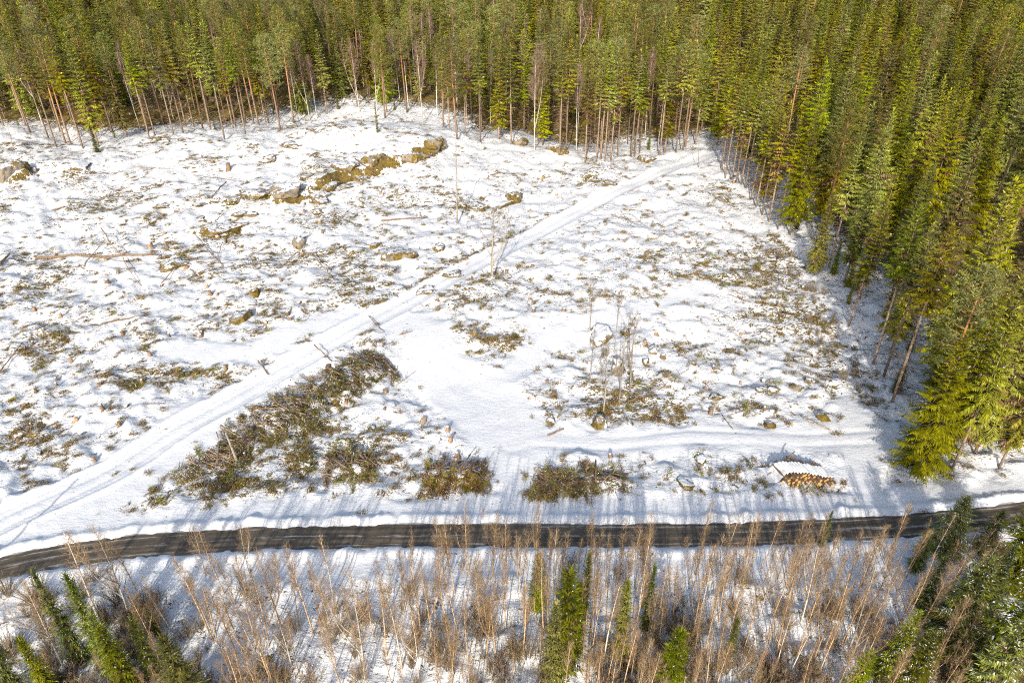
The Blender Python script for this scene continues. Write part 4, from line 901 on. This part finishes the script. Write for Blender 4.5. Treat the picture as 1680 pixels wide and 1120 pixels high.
# ------------------------------------------------------------------ pile of round logs by the road
def log_pile():
    x0, y0 = at(1284, 797); x1, y1 = at(1374, 797); Wd = x1-x0; ax = np.array([x1-x0, y1-y0])/Wd; LD = np.array([-.28, .96]); LD /= np.linalg.norm(LD); Ln = 2.4
    group = 'round logs of the roadside pile'; shapes = []
    for k in range(6):
        r = (.15, .13, .17, .14, .12, .16)[k]; g = Geo(); c = Geo(); s = Geo(); n = 6; t = np.linspace(0, 1, n); P = np.stack([.02*np.sin(t*4+k), t*Ln, 0*t], 1); g.tube(P, np.linspace(r, r*.86, n), 10, False)
        for q, d, rr in ((P[0], -1, r), (P[-1], 1, r*.86)): c.tube([q+[0, .012*d, 0], q+[0, .004*d, 0]], [rr*.97, rr*.97], 10)
        shapes.append((build('bark', [(g, 'pile_bark')]), build('cut_end', [(c, 'cut_wood')], False), r))
    rot = math.atan2(-LD[0], LD[1]); rows = 6; sp = .30; used = 0
    zb = max(hz(x0+ax[0]*t*Wd, y0+ax[1]*t*Wd) for t in np.linspace(0, 1, 8))-.12
    tops = []
    for row in range(rows):
        n = int(Wd/sp)-row*2-(3 if row > 2 else 0)
        for i in range(n):
            u = (i+.5*(row % 2)+.35*row)*sp+.1+U(-.07, .07)
            hmax = 1.0*(1-.75*max(0, (u-1.5)/(Wd-1.5)))*min(1, (u+.45)/.9)
            z = zb+.15+row*.262
            if z-zb > hmax+.12 or u > Wd-.05: continue
            off = U(-.45, .3); bx, by = x0+ax[0]*u+LD[0]*off, y0+ax[1]*u+LD[1]*off; bark, cut, r = shapes[used % 6]
            e = bpy.data.objects.new('round_log', None); COL.objects.link(e); e.location = (bx, by, z+U(-.05, .05)); e.rotation_euler = (U(-.015, .015), 0, rot+U(-.035, .035))
            tag(e, 'bark covered round log with orange cut end in the roadside timber pile', 'log', group); obj('bark', bark, e); obj('cut_end', cut, e); used += 1
            tops.append((u, z+r))
    # snow lying on the pile, ridged over the logs
    nu, nv = 90, 34; Uu = np.linspace(-1.0, Wd+.5, nu); Vv = np.linspace(.35, Ln+.15, nv); tp = np.array(tops); zt = []
    for u in Uu:
        k = np.abs(tp[:, 0]-u) < .28; zt.append(max(tp[k, 1]) if k.any() else zb)
    zt = np.array(zt); zs = np.convolve(np.pad(zt, 2, 'edge'), np.ones(5)/5, 'valid'); UU, VV = np.meshgrid(Uu, Vv, indexing='ij')
    Z = zs[:, None]+.09*np.cos(UU/sp*6.283)+.08+.10*vnoise(UU/.5, VV/.9, 5)-.25*sstep(.35, 0, VV-.1)*(1+vnoise(UU/.2, VV, 6))
    Z = Z+.05*np.minimum(1, (Ln-VV)); edge = (sstep(-1.0, .45, UU+.4*vnoise(VV/.5, UU/.5, 9))*sstep(Wd+.5, Wd-.3, UU)*(1-.55*sstep(Ln-.5, Ln+.15, VV)*(1+vnoise(UU/.25, VV, 8)))); Z = zb-.1+(Z-zb+.1)*edge
    Xx = x0+ax[0]*UU+LD[0]*VV; Yy = y0+ax[1]*UU+LD[1]*VV; g = Geo(); i = np.arange(nu-1)[:, None]*nv+np.arange(nv-1)[None]
    top = np.stack([Xx-x0, Yy-y0, Z-zb], -1).reshape(-1, 3); q = np.stack([i, i+nv, i+nv+1, i+1], -1).reshape(-1, 4); g.add(top, [q])
    skirt = np.arange(nu)*nv+nv-1; lo = top[skirt]-[0, 0, 1.9]; g.add(np.vstack([top[skirt], lo]), [np.stack([np.arange(nu-1), np.arange(1, nu), np.arange(1, nu)+nu, np.arange(nu-1)+nu], 1)])
    o = obj('snow_blanket', build('snow_blanket', [(g, 'snow')]), loc=(x0, y0, zb)); tag(o, 'ridged snow lying on top of the roadside timber pile', 'snow')
    for a, b, z0, z1, r, lab in (((1262,780),(1299,758),.2,1.3,.08,'snow dusted pole leaning over the left side of the timber pile'),((1281,772),(1291,790),1.0,.2,.07,'short dark stake propping the left side of the timber pile')):
        p, q = at(*a), at(*b); g = Geo(); P = np.array([[0, 0, z0], [q[0]-p[0], q[1]-p[1], z1+hz(*q)-hz(*p)]]); g.tube([P[0], P.mean(0), P[1]], [r, r*.9, r*.8], 6); s = Geo()
        o = obj('pole', build('pole', [(g, 'log_bark')]), loc=(*p, hz(*p))); tag(o, lab, 'pole')
log_pile()

# ------------------------------------------------------------------ debris, heather and twigs showing in the snow
def debris():
    protos = []
    for k in range(4):   # cut spruce boughs
        g, sn, br = Geo(), Geo(), Geo()
        for j in range(3): lay_branch(g, sn, br, (U(-.2, .2), U(-.2, .2), .05+.05*j), U(-.5, .5), U(.7, 1.3), U(-.05, .25), .22, .3)
        protos.append(build('bough', [(g, 'slash_green'), (br, 'dead_needle'), (sn, 'snow')], False))
    for k in range(3):   # twig tangles
        g = Geo(); n = 46; b = rng.normal(0, .28, (n, 3))*[1.4, .8, 0]+[0, 0, .03]; g.slivers(b, rng.normal(0, 1, (n, 3))*[1.3, .8, .35]+[0, 0, .25], U(.2, .8, n), .035); protos.append(build('tangle', [(g, 'twig_brown')], False))
    for k in range(4):   # heather and blueberry tufts
        g = Geo(); n = 110; b = rng.normal(0, .26, (n, 3))*[1.3, .9, 0]; g.kites(b, rng.normal(0, .5, (n, 3))+[0, 0, .8], U(.10, .34, n), U(.03, .08, n)); protos.append(build('tuft', [(g, 'heather')], False))
    P, RT, S, I = [], [], [], []
    N = 150000; y = 44+140*U(0, 1, N)**1.25; x = U(-1, 1, N)*(.80*y+8); z = base(x, y)
    px, py, f = project(x, y, z); ok = (px > -60) & (px < 1740) & ~inside(x, y, FOREST); v = veg_density(x, y, z)
    cl = np.clip(.5+2.6*vnoise(x/2.3, y/1.7, 51)+1.6*vnoise(x/.9, y/.8, 52), 0, 1.6)
    ok &= U(0, 1, N) < (v**1.1*cl*.50+.03*(smooth_mask(x, y) < .2))
    x, y, v = x[ok], y[ok], v[ok]; n = len(x); zz = height(x, y)
    kd = U(0, 1, n); idx = np.where(kd < .26, rng.integers(0, 4, n), np.where(kd < .50, rng.integers(4, 7, n), rng.integers(7, 11, n)))
    P = np.stack([x, y, zz-.02], 1); RT = np.stack([U(-.2, .2, n), U(-.2, .2, n), R(40)+rng.normal(0, .7, n)], 1); S = .22+.95*U(0, 1, n)**1.7
    scatter('logging_debris', protos, P, RT, S, idx, 'twigs, cut boughs and heather tufts strewn over the snowy clearing', 'debris')
    # dry scrub along the shaded right edge of the clearing and dead grass in the thicket
    k = 0
    for j in range(46):
        t = U(0, 1); px = np.interp(t, [0, .3, .6, 1], [1270, 1325, 1365, 1420])+U(-32, 22); py = np.interp(t, [0, .3, .6, 1], [410, 490, 560, 655])+U(-18, 18); xx, yy = at(px, py)
        place('bush', j, xx, yy, U(.7, 1.7), 'dry_shrub', 'leafless brown shrub in the scrub strip beside the right forest edge', 'shrub', 'shrubs along the right forest edge')
debris()

# ------------------------------------------------------------------ thicket between the road and the viewer
def thicket():
    def tree(kind, i, px, py, tx, ty, name, label, group=None, cat='tree', **k):
        x, y = at(px, py); place(kind, i, x, y, top_height(px, py, tx, ty), name, label, cat, group, **k)
    tree('spruce_small', 0, 135, 1085, 62, 935, 'spruce_tree', 'small spruce, leftmost one rising in front of the road bend', wide=.6)
    tree('spruce_small', 1, 178, 1090, 118, 942, 'spruce_tree', 'narrow bright spruce second from the left below the road bend', wide=.6)
    tree('spruce_small', 2, 260, 1040, 232, 985, 'spruce_tree', 'dark shaded spruce behind the bright little one at lower left')
    tree('spruce_small', 0, 325, 1180, 270, 1040, 'spruce_tree', 'bright yellow green little spruce at the lower left border')
    tree('spruce_small', 2, 222, 1150, 185, 1030, 'spruce_tree', 'olive spruce left of the bright yellow green little one')
    tree('spruce_small', 1, 921, 1105, 920, 928, 'spruce_tree', 'bright narrow spruce in the middle of the birch thicket', wide=.78)
    tree('spruce_small', 2, 955, 1020, 955, 905, 'spruce_tree', 'darker narrow spruce just right of the bright one in the thicket', wide=.62)
    tree('spruce_small', 0, 882, 1000, 882, 912, 'spruce_tree', 'small dark spruce left of the bright narrow one in the thicket', wide=.9)
    tree('spruce_small', 1, 1016, 1080, 1022, 950, 'spruce_tree', 'yellow green spruce with a bare leader in the thicket', wide=.6)
    tree('spruce_small', 2, 1058, 1030, 1062, 918, 'spruce_tree', 'thin spruce right of the yellow green one in the thicket', wide=.6)
    tree('spruce_small', 0, 1095, 1150, 1105, 1030, 'spruce_tree', 'snow specked green spruce low in the middle right thicket')
    tree('spruce_small', 1, 1390, 1160, 1402, 1065, 'spruce_tree', 'small green spruce at the bottom border right of the middle')
    tree('spruce_small', 0, 1345, 900, 1358, 840, 'spruce_tree', 'little spruce with its tip against the snow bank across the road', wide=.7)
    tree('spruce_small', 2, 1195, 1080, 1200, 1010, 'spruce_tree', 'dull brownish spruce among birches right of the middle', wide=.8)
    tree('spruce_snowy', 0, 1548, 1060, 1595, 905, 'spruce_tree', 'large snow dusted spruce at lower right, leftmost of the big ones', wide=1.25)
    tree('spruce_snowy', 1, 1640, 1120, 1700, 900, 'spruce_tree', 'biggest snow dusted spruce filling the lower right corner', wide=1.2)
    tree('spruce_snowy', 1, 1545, 905, 1578, 812, 'spruce_tree', 'snow dusted spruce whose top crosses the road at the right', wide=1.5)
    tree('spruce_snowy', 0, 1655, 960, 1705, 790, 'spruce_tree', 'snowy spruce cut by the right border beside the road', wide=1.3)
    tree('spruce_snowy', 0, 1480, 1150, 1515, 1035, 'spruce_tree', 'olive snow flecked spruce left of the lower right corner')
    tree('spruce_snowy', 1, 1590, 1175, 1640, 1010, 'spruce_tree', 'shaded snowy spruce at the bottom border of the lower right corner')
    for px, py, tx, ty, kd, i, wd, lab in ((25,1130,-20,1010,'spruce_small',2,.8,'dull spruce at the lower left corner behind brown brush'),(92,1150,50,1050,'spruce_small',1,.8,'dark low spruce under the forked white birch'),(205,1120,165,1000,'spruce_small',0,.8,'spruce between the two small ones and the dark shaded one'),(258,1110,225,1015,'spruce_small',2,.9,'shaded spruce close left of the bright yellow green little one'),
        (905,1130,903,985,'spruce_small',2,.7,'olive spruce at the left foot of the bright narrow thicket spruce'),(942,1075,944,955,'spruce_small',0,.7,'olive spruce close right of the bright narrow thicket spruce'),(1450,1120,1480,1000,'spruce_snowy',1,.8,'olive spruce behind the short white birch stem'),(1600,1015,1640,890,'spruce_snowy',0,.9,'snowy spruce between the leftmost and the biggest big ones'),(1510,1000,1535,915,'spruce_snowy',1,.9,'smaller snowy spruce left of the leftmost big one'),(1612,905,1648,835,'spruce_snowy',1,1.3,'low snowy spruce by the road between the crossing top and the border'),(1500,935,1518,870,'spruce_snowy',0,1.0,'short snowy spruce by the road left of the crossing top')):
        tree(kd, i, px, py, tx, ty, 'spruce_tree', lab, wide=wd)
    # individually recognisable birches (foot, tip)
    for k, (a, b, lab) in enumerate([((117,1118),(52,965),'forked white birch rising over the small spruces at lower left'),((182,1068),(110,880),'birch whose crown overlaps the road bend'),((214,1013),(172,856),'white forked birch standing out against the dark road'),((238,1000),(218,890),'slim birch right of the white forked one'),
        ((45,1120),(5,1040),'pale bent birch nearest the lower left corner'),((178,1118),(152,1070),'short white stem in front of the small spruces'),((350,1052),(312,905),'tall birch at the left end of the sparse roadside birches'),((403,1080),(366,960),'birch with bent tan trunk left of the open snow patch'),((463,1032),(412,902),'twiggy birch with its crown over the near road edge'),((515,1042),(480,890),'birch with reddish crown before the wide snow patch'),((445,1118),(412,975),'birch in front of the twiggy ones at lower left centre'),
        ((600,1120),(568,935),'big pale birch alone before the snow at lower centre left'),((660,1100),(638,955),'slim pale birch right of the big lone one'),((690,1045),(672,905),'double stemmed dark birch in the lower centre'),
        ((965,870),(965,865),'')][:14]):
        if not lab: continue
        tree('birch_white' if k in (0, 1, 2, 4, 5, 11, 12) else 'birch_young', k, *a, *b, 'birch_tree', lab)
    for k, (a, b, lab) in enumerate([((1470,880),(1490,820),'silvery forked birch tip crossing the road near the right spruces'),((1435,1000),(1478,920),'pale forked birch left of the big right spruces'),((1475,1065),(1505,995),'short white birch stem in brown brush at lower right'),((1395,1060),(1450,935),'long leaning pale birch at lower right'),((1525,925),(1548,840),'cream birch in front of the snowy road spruce')]):
        tree('birch_white', k, *a, *b, 'birch_tree', lab)
    # the close-set young birches
    n = 0; tries = 0; PX = []
    while n < 290 and tries < 9000:
        tries += 1; px = U(240, 1660); py = U(925, 1185)
        dens = np.interp(px, [240, 420, 560, 640, 760, 900, 1250, 1480, 1560, 1660], [.45, .5, .22, .5, .75, .9, 1.0, .8, .35, .3])
        if px < 640 and py < 985: dens *= .35
        if U(0, 1) > dens: continue
        x, y = at(px, py)
        if any((x-a)**2+(y-b)**2 < .45 for a, b in PX): continue
        if dist_line(np.array([x]), np.array([y]), RCD)[0][0] < RHW+1.6: continue
        PX.append((x, y)); t = U(0, 1)
        H = U(4.2, 7.8) if py < 1000 else U(5.0, 8.4) if py < 1090 else U(3.5, 7.5)
        reg = 'close to the road' if py < 1010 else 'in mid thicket' if py < 1080 else 'at the bottom border'
        place('birch_young' if t < .86 else 'birch_white', int(U(0, 60)), x, y, H, 'birch_tree', 'slender leafless birch near '+nearest(px, py, BELOW)+' '+reg, 'tree', 'young birches near '+nearest(px, py, BELOW)+' '+reg, wide=1.0, lean=(U(-.05, .05), U(-.05, .05))); n += 1
    for k in range(125):
        px = U(-10, 1500) if k < 85 else U(-10, 330); py = U(1000, 1180) if px > 200 else U(965, 1180)
        if px < 660 and py < 1040 and U(0, 1) < .5 and px > 300: continue
        x, y = at(px, py); reg = 'at lower left' if px < 560 else 'in the lower middle' if px < 1120 else 'at lower right'
        place('bush', k, x, y, U(1.2, 3.0), 'dry_shrub', 'leafless brown shrub under birches near '+nearest(px, py, BELOW), 'shrub', 'thicket shrubs near '+nearest(px, py, BELOW))
    protos = []
    for k in range(4):
        a, b, _, _ = bush(1.0, 14, 34, .7, .010, .014); g = Geo(); n = 60; g.kites(rng.normal(0, .4, (n, 3))*[1, 1, 0], rng.normal(0, .4, (n, 3))+[0, 0, .8], U(.15, .5, n), U(.02, .05, n))
        protos.append(build('undergrowth', [(a, 'grey_bark'), (b, 'twig_brown' if k < 3 else 'twig'), (g, 'heather')], False))
    N = 8000; x = U(-52, 52, N); y = U(19, 40, N); px, py, f = project(x, y, base(x, y)); d = dist_line(x, y, RCD)[0]
    dn = np.interp(py, [905, 960, 1040, 1120, 1300], [.0, .10, .45, .85, .9])*np.interp(px, [0, 250, 420, 640, 760, 1100, 1500, 1560, 1700], [1, .9, .5, .45, .7, .9, .8, .3, .3])*np.clip(.45+2.2*vnoise(x/2.6, y/2.2, 71), 0, 1.3)
    ok = (U(0, 1, N) < dn) & (d > RHW+1.5); x, y = x[ok], y[ok]; n = len(x)
    scatter('undergrowth', protos, np.stack([x, y, height(x, y)-.03], 1), np.stack([0*x, 0*x, U(0, 6.28, n)], 1), U(.5, 1.7, n), rng.integers(0, 4, n), 'dry brown undergrowth of twigs and heather between the birches', 'undergrowth')
    # tall bare stem beyond the lower left corner; only its long shadow reaches the picture
    g = Geo(); g.tube([(0, 0, -.3), (0.05, 0, 4), (.1, .05, 9)], [.15, .13, .10], 8)
    x, y = -44.5, 30.0; o = obj('utility_pole', build('utility_pole', [(g, 'grey_bark')]), loc=(x, y, hz(x, y))); tag(o, 'grey wooden pole beside the road whose shadow crosses the left snow', 'pole')
thicket()
